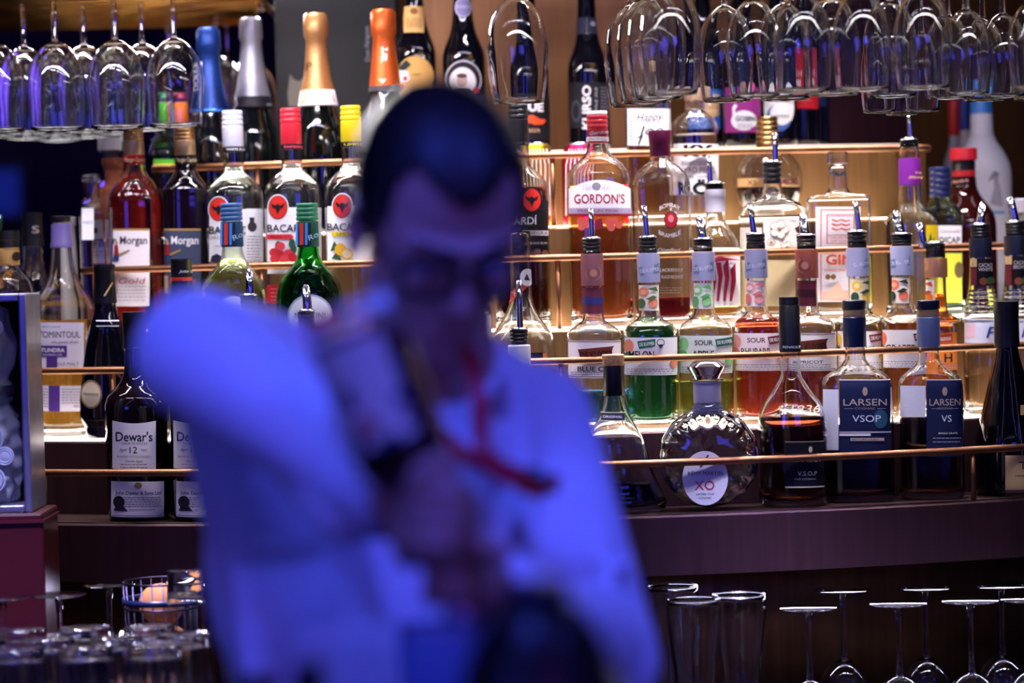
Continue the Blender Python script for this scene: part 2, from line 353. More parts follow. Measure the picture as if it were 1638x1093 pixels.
# black gift box behind the sparkling wine
gx0, gx1 = P(440, 120, 4.62).x, P(636, 120, 4.62).x
gb = thing('gift_box', 'tall black presentation box with pale shield emblem behind the gold-foiled bottle', 'box', ((gx0 + gx1) / 2, 4.70, ZS[4] + .0006))
gd = .12; mb = MB(); gh = .47; mb.box((0, 0, gh / 2), (gx1 - gx0, gd, gh)); bevel(mb.build('box_body', M('matte', '#0b0b11'), gb, False), .003)
def gpt(x, y): p = P(x, y, 4.70 - gd / 2); return (p.x - gb.location.x, -gd / 2 - .0006, p.z - gb.location.z)
mb = MB(); mb.add([gpt(*p) for p in ((462, 170), (460, 150), (464, 119), (470, 127), (478, 130), (490, 122), (498, 150), (490, 172))], [(7, 6, 5, 4, 3, 2, 1, 0)]); mb.build('shield_emblem', M('paper', '#6a645c'), gb, False)
V0, F0, w0 = glyphs('Dom Pérignon'); o0 = Vector(gpt(587, 70)); mb = MB(); s1 = 8 / .72 * 4.58 / F; sx = 56 / w0 * 4.58 / F
mb.add([(o0.x - v * s1, o0.y, o0.z + u * sx) for u, v in V0], F0); mb.build('box_lettering', M('paper', '#8a8490'), gb, False)
# ------------------------------------------------------------------ bottles


def fine(pts, faces, size):
    """cut flat artwork into small pieces so that it can follow a curved bottle"""
    bm = bmesh.new(); vs = [bm.verts.new((x, y, 0)) for x, y in pts]
    for f in faces:
        try: bm.faces.new([vs[i] for i in f])
        except ValueError: pass
    bmesh.ops.triangulate(bm, faces=bm.faces[:])
    for _ in range(5):
        es = [e for e in bm.edges if e.calc_length() > size]
        if not es: break
        bmesh.ops.subdivide_edges(bm, edges=es, cuts=1); bmesh.ops.triangulate(bm, faces=[f for f in bm.faces if len(f.verts) > 3])
    bm.normal_update()
    up = sum(f.normal.z * f.calc_area() for f in bm.faces)
    bm.verts.index_update(); V = [(v.co.x, v.co.y) for v in bm.verts]; Fc = [tuple(v.index for v in f.verts) for f in bm.faces]
    bm.free(); return V, ([f[::-1] for f in Fc] if up > 0 else Fc)
class Bottle:
    def __init__(s, name, label, cx, tier, off, prof, n=2.0, dr=1.0, glass='#fbfdfd', kind='glass', liq=None, base=None, cat='bottle', group=None, cy_=None, body='glass_body', wall=.0026, seg=40, yaw=0.0, **gk):
        ym = cy_ or (prof[-1][0] + 60)
        a_ = max(w_ for y, w_ in prof) / 2 * (YC - RS[tier] + off) / F; X, Y = on_ring(cx, ym, RS[tier] - off)
        dl = abs(math.atan2(X - XC, YC - Y) + math.atan2(X, Y)); m_ = n / (n - 1)     # how far it reaches towards the rail
        off = max(off, ((a_ * math.sin(dl)) ** m_ + (a_ * dr * math.cos(dl)) ** m_) ** (1 / m_) + .0135)
        X, Y = on_ring(cx, ym, RS[tier] - off); z0 = ZS[tier] + .0006
        s.o = Vector((X, Y, z0)); s.D = math.hypot(X, Y); s.v = Vector((X / s.D, Y / s.D, 0)); s.r = Vector((s.v.y, -s.v.x, 0))
        s.cx, s.ym = cx, ym; s.n, s.dr = n, dr
        s.root = thing(name, label, cat, s.o, math.atan2(s.r.y, s.r.x) + yaw, group)
        pts = sorted([(s.h(y), w_ / 2 * s.D / F) for y, w_ in prof])
        a0 = pts[0][1]; pts = [p for p in pts if p[0] > .014]
        pts = [(0, a0 * .9), (.004, a0 * .975), (.011, a0)] + pts
        s.zp = [p[0] for p in pts]; s.rp = [p[1] for p in pts]; s.am = max(s.rp); s.top = s.zp[-1]
        zs = sorted(set([0, .0015, .004, .007, .011] + list(np.linspace(.011, s.top, 34)) + s.zp))
        s.bm = M(kind, glass, **gk); mb = MB()
        if kind == 'dark' or kind in ('frosted', 'matte', 'plastic', 'metal', 'foil'):
            s._rings(mb, [(z, s.a(z)) for z in zs], seg); mb.build(body, s.bm, s.root)
        else:
            t = wall; bz = .009; inner = [(bz, max(.002, s.a(bz) * .86))] + [(z, max(.004, s.a(z) - t)) for z in zs if z > bz + .004]
            out = [(z, s.a(z)) for z in zs]
            prof2 = out + list(reversed(inner)); s._rings(mb, prof2, seg, True); mb.build(body, s.bm, s.root)
            if liq:
                c, yl = liq; zl = min(s.h(yl), s.top - .01); g = .0004
                L = [(bz + g, s.a(bz) * .86 - g)] + [(z, max(.003, s.a(z) - t - g)) for z in zs if bz + .004 < z < zl - .001] + [(zl, max(.003, s.a(zl) - t - g))]
                lb = MB(); s._rings(lb, L, seg); lb.build('liquid', M('liquid', c), s.root)
    def h(s, y, D=None):
        d = ray(s.cx, y); D = D or s.D; t = D / (d.x * s.v.x + d.y * s.v.y); return CAM_Z + d.z * t - s.o.z
    def a(s, z): return float(pchip(s.zp, s.rp, [z])[0])
    def shape(s, a):
        f = min(1, max(0, (a / s.am - .5) / .4)); f = f * f * (3 - 2 * f)
        return 2 + (s.n - 2) * f, 1 + (s.dr - 1) * f
    def _rings(s, mb, prof, seg=40, wallmode=False):
        V = []; Fc = []; m = len(prof)
        for z, a in prof:
            n, dr = s.shape(a)
            for k in range(seg):
                t = 2 * math.pi * (k + .5) / seg; c, q = math.cos(t), math.sin(t)
                V.append((a * math.copysign(abs(c) ** (2 / n), c), a * dr * math.copysign(abs(q) ** (2 / n), q), z))
        for i in range(m - 1):
            for k in range(seg): Fc.append((i * seg + k, i * seg + (k + 1) % seg, (i + 1) * seg + (k + 1) % seg, (i + 1) * seg + k))
        Fc.append(tuple(range(seg - 1, -1, -1))); Fc.append(tuple(range((m - 1) * seg, m * seg)))
        mb.add(V, Fc)
    def loc(s, px, py, D=None):    # pixel -> (x, z) in the bottle's upright plane
        d = ray(px, py); D = D or s.D; t = D / (d.x * s.v.x + d.y * s.v.y)
        p = Vector((0, 0, CAM_Z)) + d * t - s.o; return p.dot(s.r), p.z
    def wrap(s, px, py, eps):
        b = s.a(min(s.top, max(.012, s.h(py)))) * s.dr; x, z = s.loc(px, py, s.D - b * .8); zz = min(s.top, max(.0, z)); a = s.a(zz); n, dr = s.shape(a)
        q = min(.988, abs(x) / a); x = math.copysign(q * a, x)
        return (x * (1 + eps / a), -a * dr * (1 - q ** n) ** (1 / n) - eps, z)
    def cap(s, mat, prof, name='cap', parent=None, rib=0):
        pts = sorted([(s.h(y), w_ / 2 * s.D / F) for y, w_ in prof]); mb = MB()
        if len(pts) == 2 and not rib:
            (z0, r0), (z1, r1) = pts; b = min(.0012, (z1 - z0) * .3); pts = [(z0, r0 - b * .6), (z0 + b, r0), (z1 - b, r1), (z1, r1 - b)]
        if rib:
            z0, z1 = pts[0][0], pts[-1][0]; r0 = pts[0][1]; r1 = pts[-1][1]; L = []
            for i in range(rib * 4 + 1):
                f = i / (rib * 4); r = r0 + (r1 - r0) * f; L.append((z0 + (z1 - z0) * f, r - (.0011 if i % 4 == 0 else 0)))
            pts = L
        mb.lathe(pts, 36); o = mb.build(name, mat, parent or s.root); return sharp(o, 40)
    def label(s, items, name='label', eps=.0004):
        """items: drawn in order, each a hair further out than the one under it"""
        mats = []; mb = MB()
        for k, it in enumerate(items):
            e = eps + .00022 * k; t, col = it[0], it[1]
            m = M(it[-1] if it[-1] in ('foil', 'paper', 'plastic', 'metal') else 'paper', col)
            if m not in mats: mats.append(m)
            mb.m = mats.index(m)
            if t == 'R':            # rectangle, optional arch (px) on its upper edge
                x0, y0, x1, y1 = it[2:6]; arch = it[6] if len(it) > 6 and isinstance(it[6], (int, float)) else 0
                nx = max(2, int(abs(x1 - x0) / 4)); ny = max(1, int(abs(y1 - y0) / 8)); V = []; Fc = []
                for j in range(ny + 1):
                    for i in range(nx + 1):
                        u = i / nx; top = y0 - arch * math.sin(math.pi * u) if arch else y0
                        V.append(s.wrap(x0 + (x1 - x0) * u, top + (y1 - top) * j / ny, e))
                for j in range(ny):
                    for i in range(nx): q = j * (nx + 1) + i; Fc.append((q, q + nx + 1, q + nx + 2, q + 1))
                mb.add(V, Fc)
            elif t == 'D':          # disc / ellipse in rings
                xc, yc, rx, ry = it[2:6]; N = 24; V = [s.wrap(xc, yc, e)]; Fc = []
                K = max(2, int(rx / 4) + 1)
                for q in range(1, K + 1):
                    V += [s.wrap(xc + rx * q / K * math.cos(2 * math.pi * i / N), yc + ry * q / K * math.sin(2 * math.pi * i / N), e) for i in range(N)]
                for i in range(N): Fc.append((0, 1 + (i + 1) % N, 1 + i))
                for q in range(K - 1):
                    for i in range(N): a_, b_ = 1 + q * N, 1 + (q + 1) * N; Fc.append((a_ + i, a_ + (i + 1) % N, b_ + (i + 1) % N, b_ + i))
                mb.add(V, Fc)
            elif t == 'P':          # polygon
                V2, F2 = fine(it[2], [tuple(range(len(it[2])))], 4); mb.add([s.wrap(x, y, e) for x, y in V2], F2)
            elif t == 'L':          # rows of print too small to read
                x0, x1, y0, y1, rows = it[2:7]
                rng = random.Random(int(x0 * 7 + y0))
                for r_ in range(rows):
                    y = y0 + (y1 - y0) * r_ / max(1, rows - 1); x = x0
                    while x < x1 - 1:
                        wl = rng.uniform(2, 6); xe = min(x1, x + wl)
                        mb.add([s.wrap(x, y, e), s.wrap(xe, y, e), s.wrap(xe, y + 1.1, e), s.wrap(x, y + 1.1, e)], [(0, 3, 2, 1)]); x = xe + 1.2
            elif t == 'T':          # text: string, xc, yc, cap height px, width px or None, dict(rot, shear, bold)
                st, xc, yc, hh, ww = it[2:7]; kw = it[7] if len(it) > 7 and isinstance(it[7], dict) else {}
                V0, F0, w0 = glyphs(st, kw.get('bold', 0)); sc = hh / .72; sx = (ww / w0) if ww else sc * .95
                ca, sa = math.cos(math.radians(kw.get('rot', 0))), math.sin(math.radians(kw.get('rot', 0)))
                arc = kw.get('arc', 0); V = []
                for (x, y) in V0:
                    X, Yv = x * sx + y * sc * kw.get('shear', 0), y * sc
                    if arc: Yv += arc * (1 - (X / (ww / 2 if ww else 20)) ** 2)
                    V.append((xc + X * ca - Yv * sa, yc - (X * sa + Yv * ca)))
                if hh > 5: V, F1 = fine(V, F0, 4)
                else: F1 = F0
                mb.add([s.wrap(x, y, e) for x, y in V], F1)
        return mb.build(name, mats, s.root, smooth=True)
    def spout(s, xt, yt, xb, yb, w_, ring=None, wide=False):
        """chrome pouring spout pushed into a ribbed rubber stopper; ring = (y0, y1, w)"""
        (x1, z1), (x0, z0) = s.loc(xt, yt), s.loc(xb, yb); r = w_ / 2 * s.D / F; mb = MB(); N = 14
        p0, p1 = Vector((x0, 0, z0)), Vector((x1, 0, z1)); ax = (p1 - p0).normalized(); L = (p1 - p0).length
        sd = Vector((0, 1, 0)); up = ax.cross(sd).normalized(); V = []; Fc = []
        cut = r * (2.4 if wide else .8)
        for f, rr, inner in ((-.25, r * .95, 0), (0, r * 1.0, 0), (.5, r * .92, 0), (1, r * .8, 0), (1, r * .62, 1), (.3, r * .62, 1)):
            for k in range(N):
                t = 2 * math.pi * k / N; c = math.cos(t); q = math.sin(t)
                l = L * f - (cut * (1 - q) / 2 if f == 1 else 0)
                V.append(p0 + ax * l + (up * c + sd * q) * rr)
        for i in range(5):
            for k in range(N): Fc.append((i * N + k, i * N + (k + 1) % N, (i + 1) * N + (k + 1) % N, (i + 1) * N + k))
        mb.add(V, Fc); sp = mb.build('pour_spout', M('metal', '#d8dae2', rough=.12), s.root, recalc=False)
        if ring:
            y0, y1, wd = ring; o = s.cap(M('plastic', '#101016'), [(y0, wd * .92), (y1, wd * .86)], 'rubber_stopper', sp, rib=4)
            s.cap(M('metal', '#c9ccd6', rough=.18), [(y0 - 3.2, wd * .86), (y0 - .2, wd)], 'flange', sp)
        return sp
def crowncap(b, col, y0, y1, w_): b.cap(M('metal', col, rough=.3), [(y0, w_ * .8), (y0 + 2, w_ * .95), (y1, w_)], 'crown_cap')
# ------------------------------------------------------------------ the bottles, tier by tier
WH, LAV, INK = '#f1eef2', '#cfd0e6', '#15131c'
def B(*a, **k): return Bottle(*a, **k)
# ======== lowest tier
def scotch(cx, label, dx, big):
    b = B('whisky_bottle', label, cx, 1, .052, [(503, 30), (560, 32), (600, 40), (616, 60), (634, 92), (650, 101), (720, 102), (800, 100)], kind='dark', glass='#0d0508', cy_=720, n=2.6, group='squat dark whisky bottles on the lowest tier')
    b.cap(M('plastic', '#0b0b10'), [(499, 37), (505, 38), (556, 36)], 'cap'); b.cap(M('metal', '#7a6a58'), [(555, 36.5), (558, 36.5)], 'ring')
    L, R = cx - 41 + dx, cx + 28 + dx
    b.label([('R', WH, L, 673, R, 750, -4), ('T', '#1c1826', "Dewar's", (L + R) / 2, 698, 15, 58, {'bold': .012}),
             ('T', '#3a3340', 'TRUE SCOTCH', (L + R) / 2, 709, 3.6, 40), ('T', '#231e2a', '12', (L + R) / 2 - 1, 719, 10.5, 12), ('T', '#3a3340', 'Aged', (L + R) / 2 - 17, 719, 4, 11, {'shear': .3}), ('T', '#3a3340', 'Years', (L + R) / 2 + 15, 719, 4, 11, {'shear': .3}),
             ('T', '#3a3340', 'BLENDED SCOTCH WHISKY', (L + R) / 2, 730, 3.2, 52), ('T', '#2a2430', 'Double Aged', (L + R) / 2, 737, 4, 26, {'shear': .3}), ('L', '#5a5260', L + 14, R - 14, 742, 747, 2)])
    L, R = cx - 43, cx + 41
    b.label([('R', '#ece8ee', L, 770, R, 827), ('R', '#8d8490', L + 2, 824, R - 2, 825), ('T', '#2a2430', 'John Dewar & Sons Ltd', cx, 788, 6, 72, {'bold': .01}), ('L', '#55505c', cx - 22, cx + 36, 795, 809, 5),
             ('D', '#2a2432', cx - 30, 803, 9, 10), ('P', '#2a2432', [(cx - 38, 817), (cx - 34, 808), (cx - 24, 808), (cx - 16, 817)]), ('R', '#8d8490', cx - 14, 814, cx + 26, 815), ('D', '#9a7f5c', cx, 776, 6, 5)], 'lower_label')
    return b
scotch(221, 'squat dark whisky bottle with arched white label reading 12, on the lowest tier', 0, 1)
scotch(325, 'squat dark whisky bottle mostly hidden behind the bartender on the lowest tier', -6, 0)
b = B('cognac_bottle', 'wide-shouldered clear bottle of blue-black liquor with wooden stopper, beside the bartender', 985, 1, .062, [(570, 24), (633, 32), (655, 42), (680, 66), (710, 96), (750, 116), (790, 150), (812, 160)], liq=('#0a1030', 772), cy_=740, dr=.62)
b.cap(M('cork', '#b98a63'), [(567, 36), (585, 34)], 'stopper'); b.cap(M('plastic', '#0c0a16'), [(585, 32), (633, 35)], 'neck_sleeve')
b.label([('R', '#1b1d3a', 962, 660, 999, 672), ('R', '#d8c9b0', 961, 659, 1000, 660), ('R', '#d8c9b0', 961, 672, 1000, 673), ('T', '#dfe2ff', 'ORIGINAL', 980, 666, 4, 30)], 'neck_label')
# round fluted decanter: built by hand below as a flask with radial petals
def fluted():
    b = B('cognac_decanter', 'round fluted clear decanter with faceted silver stopper and white oval medallion', 1134, 1, .05, [(606, 36), (640, 40), (660, 42), (674, 50), (690, 60)], wall=.003, cy_=742, body='neck_glass')
    old = [o for o in b.root.children if o.name.startswith('neck_glass')][0]; bpy.data.objects.remove(old)
    R = 80.5 * b.D / F; zc = R + .002; nk = 21 * b.D / F; ztop = b.h(606); mb = MB(); NU, NV = 96, 22
    for sgn, sc, rev in ((1, 1.0, False), (1, .93, True)):
        V = []; Fc = []
        for j in range(NV + 1):
            f = j / NV; rr = R * sc * math.sin(f * math.pi / 2)
            for i in range(NU):
                t = 2 * math.pi * i / NU; fl = .5 + .5 * math.cos(16 * t); k = min(1, max(0, (f - .38) / .25))
                edge = 1 - .014 * (1 - fl) * k
                y = -.036 * sc * (math.cos(f * math.pi / 2) ** .55) * (1 - .22 * (1 - fl) * k) if f < 1 else 0
                V.append((rr * edge * math.sin(t), y, zc + rr * edge * math.cos(t)))
        nb = len(V)
        V2 = [(x, -y, z) for x, y, z in V]
        for j in range(NV):
            for i in range(NU):
                q = (j * NU + i, j * NU + (i + 1) % NU, (j + 1) * NU + (i + 1) % NU, (j + 1) * NU + i)
                Fc.append(q if rev else q[::-1])
                q2 = tuple(v + nb for v in q); Fc.append(q2[::-1] if rev else q2)
        mb.add(V + V2, Fc)
    g = mb.build('glass_body', CLEAR, b.root)
    bm = bmesh.new(); bm.from_mesh(g.data); bmesh.ops.remove_doubles(bm, verts=bm.verts, dist=1e-5); bm.to_mesh(g.data); bm.free()
    mb = MB(); zb = zc + R * .97
    mb.lathe([(zb, nk * 1.35), (zb + .006, nk * 1.08), (zb + .014, nk), (ztop - .004, nk), (ztop - .003, nk * 1.28), (ztop, nk * 1.28), (ztop, nk * .7), (zb + .002, nk * .7)], 32)
    sharp(mb.build('neck', CLEAR, b.root)); b.cap(M('paper', '#a9a4c2'), [(610, 44), (657, 44)], 'neck_sleeve')
    b.cap(M('metal', '#d6d2dc', rough=.1), [(577, 40), (581, 52), (586, 64), (590, 60), (602, 44), (606, 40)], 'stopper')
    lb = MB(); items = [(0, 0, 37, 44, '#e9e6ee', 0)]; N = 40; yy = -.0372
    c0 = b.loc(1128, 762); sc = b.D / F
    lb.V = [Vector((c0[0], yy, c0[1]))] + [Vector((c0[0] + 36 * sc * math.cos(2 * math.pi * i / N), yy, c0[1] + 43 * sc * math.sin(2 * math.pi * i / N))) for i in range(N)]
    lb.V += [v + Vector((0, .002, 0)) for v in lb.V[1:]]
    lb.F = [(0, 1 + i, 1 + (i + 1) % N) for i in range(N)] + [(1 + i, 1 + N + i, 1 + N + (i + 1) % N, 1 + (i + 1) % N) for i in range(N)]; lb.mi = [0] * len(lb.F)
    mats = [M('paper', '#e9e6ee'), M('paper', '#20202c'), M('paper', '#b3243a')]
    def tx(st, x, y, hh, ww, mi):
        V0, F0, w0 = glyphs(st); s1 = hh / .72 * sc; sx = ww / w0 * sc; o = b.loc(x, y); lb.m = mi
        lb.add([(o[0] + u * sx, yy - .0005, o[1] + v * s1) for u, v in V0], F0)
    tx('RÉMY MARTIN', 1128, 754, 6.5, 54, 1); tx('XO', 1127, 773, 15, 31, 2); tx('EXTRA OLD', 1128, 787, 3, 28, 1); tx('COGNAC', 1128, 793, 3, 20, 1)
    lb.m = 1
    for a, c in (((1124, 737), (1133, 725)), ((1120, 730), (1128, 738)), ((1128, 738), (1137, 731)), ((1127, 737), (1120, 744))):
        p, q = b.loc(*a), b.loc(*c); lb.tube([(p[0], yy - .0003, p[1]), (q[0], yy - .0003, q[1])], .0011, 6)
    lb.build('medallion', mats, b.root, smooth=False)
    lq = MB(); V = []; Fc = []; NU, NV = 40, 8
    for j in range(NV + 1):
        f = j / NV; z = zc - R * .9 + f * .02; half = math.sqrt(max(1e-6, (R * .88) ** 2 - (z - zc) ** 2))
        for i in range(NU):
            t = 2 * math.pi * i / NU; V.append((half * math.cos(t), .013 * math.sin(t), z))
    for j in range(NV):
        for i in range(NU): Fc.append((j * NU + i, j * NU + (i + 1) % NU, (j + 1) * NU + (i + 1) % NU, (j + 1) * NU + i))
    Fc += [tuple(range(NU - 1, -1, -1)), tuple(range(NV * NU, NV * NU + NU))]; lq.add(V, Fc); lq.build('liquid', M('liquid', '#b86a2a'), b.root)
fluted()
b = B('cognac_bottle', 'tear-drop brandy bottle with black sleeve, amber line and dark square label', 1268, 1, .046, [(480, 24), (560, 30), (600, 33), (612, 46), (628, 68), (645, 92), (662, 105), (690, 112), (740, 113), (800, 110)], liq=('#5a1606', 667), cy_=720, dr=.75)
b.cap(M('plastic', '#0c0b13'), [(475, 32), (487, 33), (488, 31), (490, 33), (563, 35)], 'cap')
b.label([('T', '#c9cbe6', 'RENAULT', 1266, 555, 4, 22)], 'sleeve_print', eps=.004)
b.label([('R', '#0c0f1e', 1256, 706, 1318, 780), ('R', '#b9a58a', 1256, 706, 1318, 707.2), ('R', '#d7c9b0', 1256, 778, 1318, 780), ('D', '#d9cdb8', 1296, 719, 3, 5), ('T', '#e6d9c4', 'RENAULT', 1288, 735, 7, 52, {'bold': .01}), ('T', '#dfd6cc', 'V.S.O.P', 1291, 757, 7, 30), ('T', '#8089a0', 'FINE COGNAC', 1288, 766, 3, 34)])
b.label([('T', '#f2ead8', '1836', 1289, 654, 13, 46, {'shear': .25})], 'raised_date', eps=.0008)
def larsen(cx, w_, lab, mark, sub, yliq, sleeve, lx0, lx1, yb):
    k = w_ / 121
    b = B('cognac_bottle', lab, cx, 1, .078 if w_ > 110 else .06, [(482, 26), (560, 32), (575, 34), (584, 46), (593, 76 * k), (602, 104 * k), (616, 118 * k), (660, 121 * k), (780, 118 * k)], liq=('#3d0d06', yliq), cy_=700, n=3.4, dr=.62, group='broad-shouldered brandy bottles on the lowest tier')
    b.cap(M('plastic', '#171c33'), [(480, 37), (495, 38)], 'cap'); b.cap(M('paper', '#a8896c'), [(495, 35.5), (507, 35.5)], 'band'); b.cap(M('plastic', sleeve), [(507, 37), (555, 36.5)], 'neck_sleeve')
    bl = b.label([('R', LAV, cx - .46 * w_, yb[0], lx0 - 1.5, yb[1])], 'side_label')
    m = (lx0 + lx1) / 2; W = lx1 - lx0
    it = [('R', '#101a44', lx0, 608, lx1, 730), ('R', '#c2bcc8', lx0, 607, lx1, 608.2), ('D', '#a08a80', m, 626, 4, 7), ('T', '#b4a49c', 'LARSEN', m, 643, 11, W * .84), ('T', '#8f8a98', 'COGNAC', m, 653, 3.6, W * .4), ('R', '#8f8a98', lx0 + 8, 653, lx0 + 22, 653.8), ('R', '#8f8a98', lx1 - 22, 653, lx1 - 8, 653.8), ('T', '#c9d6ee', mark, m + 2, 669, 11, len(mark) * W * .135)]
    if mark == 'VSOP': it += [('D', '#27506e', lx1 - 17, 670, 11, 15), ('T', '#c9d6ee', mark, m + 2, 669, 11, len(mark) * W * .135), ('R', '#b9b4c4', lx0 + 1, 690, lx1 - 1, 692), ('R', '#d9d6e2', lx0 + 1, 693, lx0 + W * .6, 697), ('R', '#a99a94', lx0 + 18, 700, lx1 - 12, 705), ('T', '#2a2c44', 'MATURE CASKS', m, 702.5, 3, W * .5)]
    else: it += [('R', '#0d1024', lx0 + 17, 690, lx1 - 7, 695.5), ('T', '#c9d6ee', 'SINGLE GRAPE', m + 4, 692.7, 3, W * .5), ('L', '#9aa6c8', lx0 + 10, lx1 - 5, 700, 706, 2)]
    it += [('L', '#9aa6c8', lx0 + 16, lx1 - 14, 724, 724, 1)]
    b.label(it)
larsen(1371, 118, 'broad-shouldered brandy bottle with dark blue label reading VSOP and navy neck sleeve', 'VSOP', '', 722, '#16224c', 1343, 1424, (623, 720))
larsen(1489, 106, 'broad-shouldered brandy bottle with blue label reading VS and grey-blue neck sleeve', 'VS', '', 667, '#6d7fae', 1482, 1540, (617, 667))
b = B('wine_bottle', 'black sloping-shouldered bottle with cream label cut by the right edge', 1614, 1, .056, [(486, 26), (555, 34), (575, 42), (610, 60), (650, 80), (680, 95), (715, 108), (740, 110), (790, 108)], kind='dark', glass='#06060c', cy_=700)
b.cap(M('plastic', '#0b0b12'), [(482, 40), (500, 40), (508, 38), (555, 40)], 'cap')
b.label([('R', '#c9a878', 1608, 728, 1664, 792), ('R', '#54404a', 1608, 783, 1664, 788), ('T', '#1c1612', 'T', 1636, 744, 13, 12), ('L', '#54403a', 1624, 1656, 760, 760, 1)]); b.label([('R', '#c9a46c', 1632, 648, 1664, 664)], 'shoulder_label')
# pouring bottles whose tops show over the raised arm
for cx, yt, lab, gl, lq in ((493, 455, 'green glass bottle with chrome spout showing just above the raised forearm', '#4f9a50', '#3a7a30'), (402, 430, 'clear bottle with dark pour spout in front of the blue-capped vermouth', '#fbfdfd', '#d8d090')):
    b = B('spirit_bottle', lab, cx, 1, .052, [(512, 26), (560, 32), (590, 36), (620, 42), (650, 44), (780, 44)], glass=gl, liq=(lq, 640), cy_=620)
    b.spout(cx - 4, yt, cx - 1, yt + 40, 15, (yt + 43, yt + 68, 30), True)
b = B('whisky_bottle', 'pour-spout bottle with white neck sleeve at the bartender shoulder, lowest tier', 834, 1, .052, [(553, 28), (640, 32), (665, 60), (690, 80), (790, 82)], liq=('#8a3a10', 690), cy_=690)
b.spout(830, 448, 832, 524, 11, (527, 551, 33)); b.cap(M('paper', LAV), [(552, 36), (635, 37)], 'neck_sleeve'); b.label([('T', '#20223a', 'JAMES B.BEL', 833, 571, 7, 33), ('R', '#20223a', 818, 577, 848, 578)], 'neck_print', eps=.0024)
# ======== second tier
b = B('whisky_bottle', 'clear malt whisky bottle with lavender label and purple box on the second tier', 105, 2, .080, [(352, 24), (396, 31), (425, 37), (445, 46), (462, 66), (478, 86), (496, 95), (560, 97), (660, 95)], liq=('#c77412', 512), cy_=590, dr=.72)
b.cap(M('plastic', '#14121a'), [(345, 32), (355, 31)], 'cap'); b.cap(M('cork', '#c9a987'), [(355, 26), (359, 26)], 'stopper'); b.cap(M('plastic', '#6c5c9c'), [(358, 31), (388, 33), (390, 35), (396, 35)], 'neck_sleeve')
b.label([('R', '#ded8ec', 60, 516, 134, 592), ('T', '#4a4456', 'PRODUCT OF SCOTLAND', 82, 523, 2.8, 30), ('T', '#2b2536', 'TOMINTOUL', 95, 535, 10.5, 66), ('T', '#5a5068', 'the gentle dram', 104, 547, 4.5, 42, {'shear': .35}), ('R', '#4d2f84', 64, 553, 107, 571), ('R', '#4d2f84', 75, 571, 92, 592), ('T', '#f2eefa', 'TUNDRA', 85, 560, 6.5, 37, {'bold': .02}), ('T', '#f2eefa', 'BOURBON CASK', 85, 567.5, 2.6, 30), ('T', '#4a4456', 'SINGLE MALT', 103, 582, 5, 44)])
b.label([('R', '#d8d2e6', 66, 617, 132, 658), ('R', '#4d2f84', 78, 617, 96, 658), ('L', '#6a6278', 68, 77, 622, 650, 7), ('L', '#6a6278', 99, 128, 622, 644, 6), ('T', '#4a4456', '40%', 122, 650, 4, 10)], 'lower_label')
b = B('whisky_bottle', 'clear whisky bottle with tall black sleeve and tan label, left of the purple-boxed malt', 58, 2, .17, [(345, 24), (395, 32), (420, 36), (445, 50), (470, 78), (490, 88), (660, 86)], liq=('#b5651a', 505), cy_=560)
b.cap(M('plastic', '#101018'), [(340, 33), (347, 33), (350, 31), (394, 36)], 'cap'); b.label([('T', '#c9c2b4', 'S', 56, 367, 12, 9)], 'sleeve_print', eps=.004)
b.label([('R', '#d9c4a0', 24, 514, 74, 604), ('R', '#2a4a78', 24, 514, 74, 517), ('T', '#2a2632', 'ELL', 50, 534, 10, 20), ('T', '#3a3440', 'SINGLE M', 48, 549, 5, 32), ('T', '#3a3440', 'SCOTCH WH', 48, 557, 4, 34), ('T', '#3a3440', 'SPEYSIDE', 48, 574, 5, 30)])
b = B('whisky_bottle', 'round clear bottle with black cap and gold neck band at the far left', 19, 2, .06, [(374, 28), (424, 30), (434, 44), (448, 64), (466, 74), (660, 74)], liq=('#a8641c', 560), cy_=560)
b.cap(M('plastic', '#13100f'), [(369, 36), (384, 37), (386, 33), (396, 34)], 'cap'); b.cap(M('paper', '#c79a5c'), [(396, 33), (424, 34)], 'neck_band'); b.label([('D', '#2a1c14', 24, 410, 6, 7), ('R', '#2a1c14', 8, 398, 40, 399)], 'neck_print', eps=.004)
b = B('gin_bottle', 'green-capped bottle cut off by the left edge of the photo', -8, 2, .225, [(352, 24), (392, 30), (420, 40), (450, 70), (660, 70)], liq=('#4a7a9a', 470), cy_=560)
b.cap(M('plastic', '#1d5a3a'), [(346, 33), (372, 33)], 'cap'); b.cap(M('paper', '#7a86b8'), [(372, 31), (430, 38)], 'neck_sleeve')
b = B('liqueur_bottle', 'slim grey bottle with pale cap behind the purple-boxed malt', 114, 2, .165, [(352, 22), (372, 24), (400, 27), (440, 28), (660, 28)], glass='#c9c4c0', kind='frosted', cy_=560); b.cap(M('plastic', '#cfc6c8'), [(347, 27), (361, 27)], 'cap')
b = B('cognac_bottle', 'curvy black cognac bottle with black cap and round beige seal, second tier', 172, 2, .04, [(428, 26), (484, 33), (500, 38), (520, 50), (550, 66), (577, 74), (610, 82), (640, 90), (668, 90), (684, 76)], kind='dark', glass='#05050f', cy_=600, dr=.62)
b.cap(M('plastic', '#0d0c14'), [(423, 34), (432, 35), (434, 33), (485, 37)], 'cap'); b.cap(M('metal', '#8a7a66'), [(485, 34), (488, 34)], 'ring'); b.label([('P', '#c9a86a', [(166, 473), (177, 452), (178, 453), (168, 474)])], 'gold_stroke', eps=.0035)
b.label([('D', '#8a7458', 146, 631, 17, 23), ('D', '#dccdb6', 146, 631, 14.5, 20), ('T', '#2a2018', 'Hennessy', 146, 630, 6, 25, {'shear': .1})], 'seal')
b.label([('R', '#c2c6dc', 154, 512, 190, 514), ('R', '#c2c6dc', 154, 521, 190, 522)], 'shoulder_band')
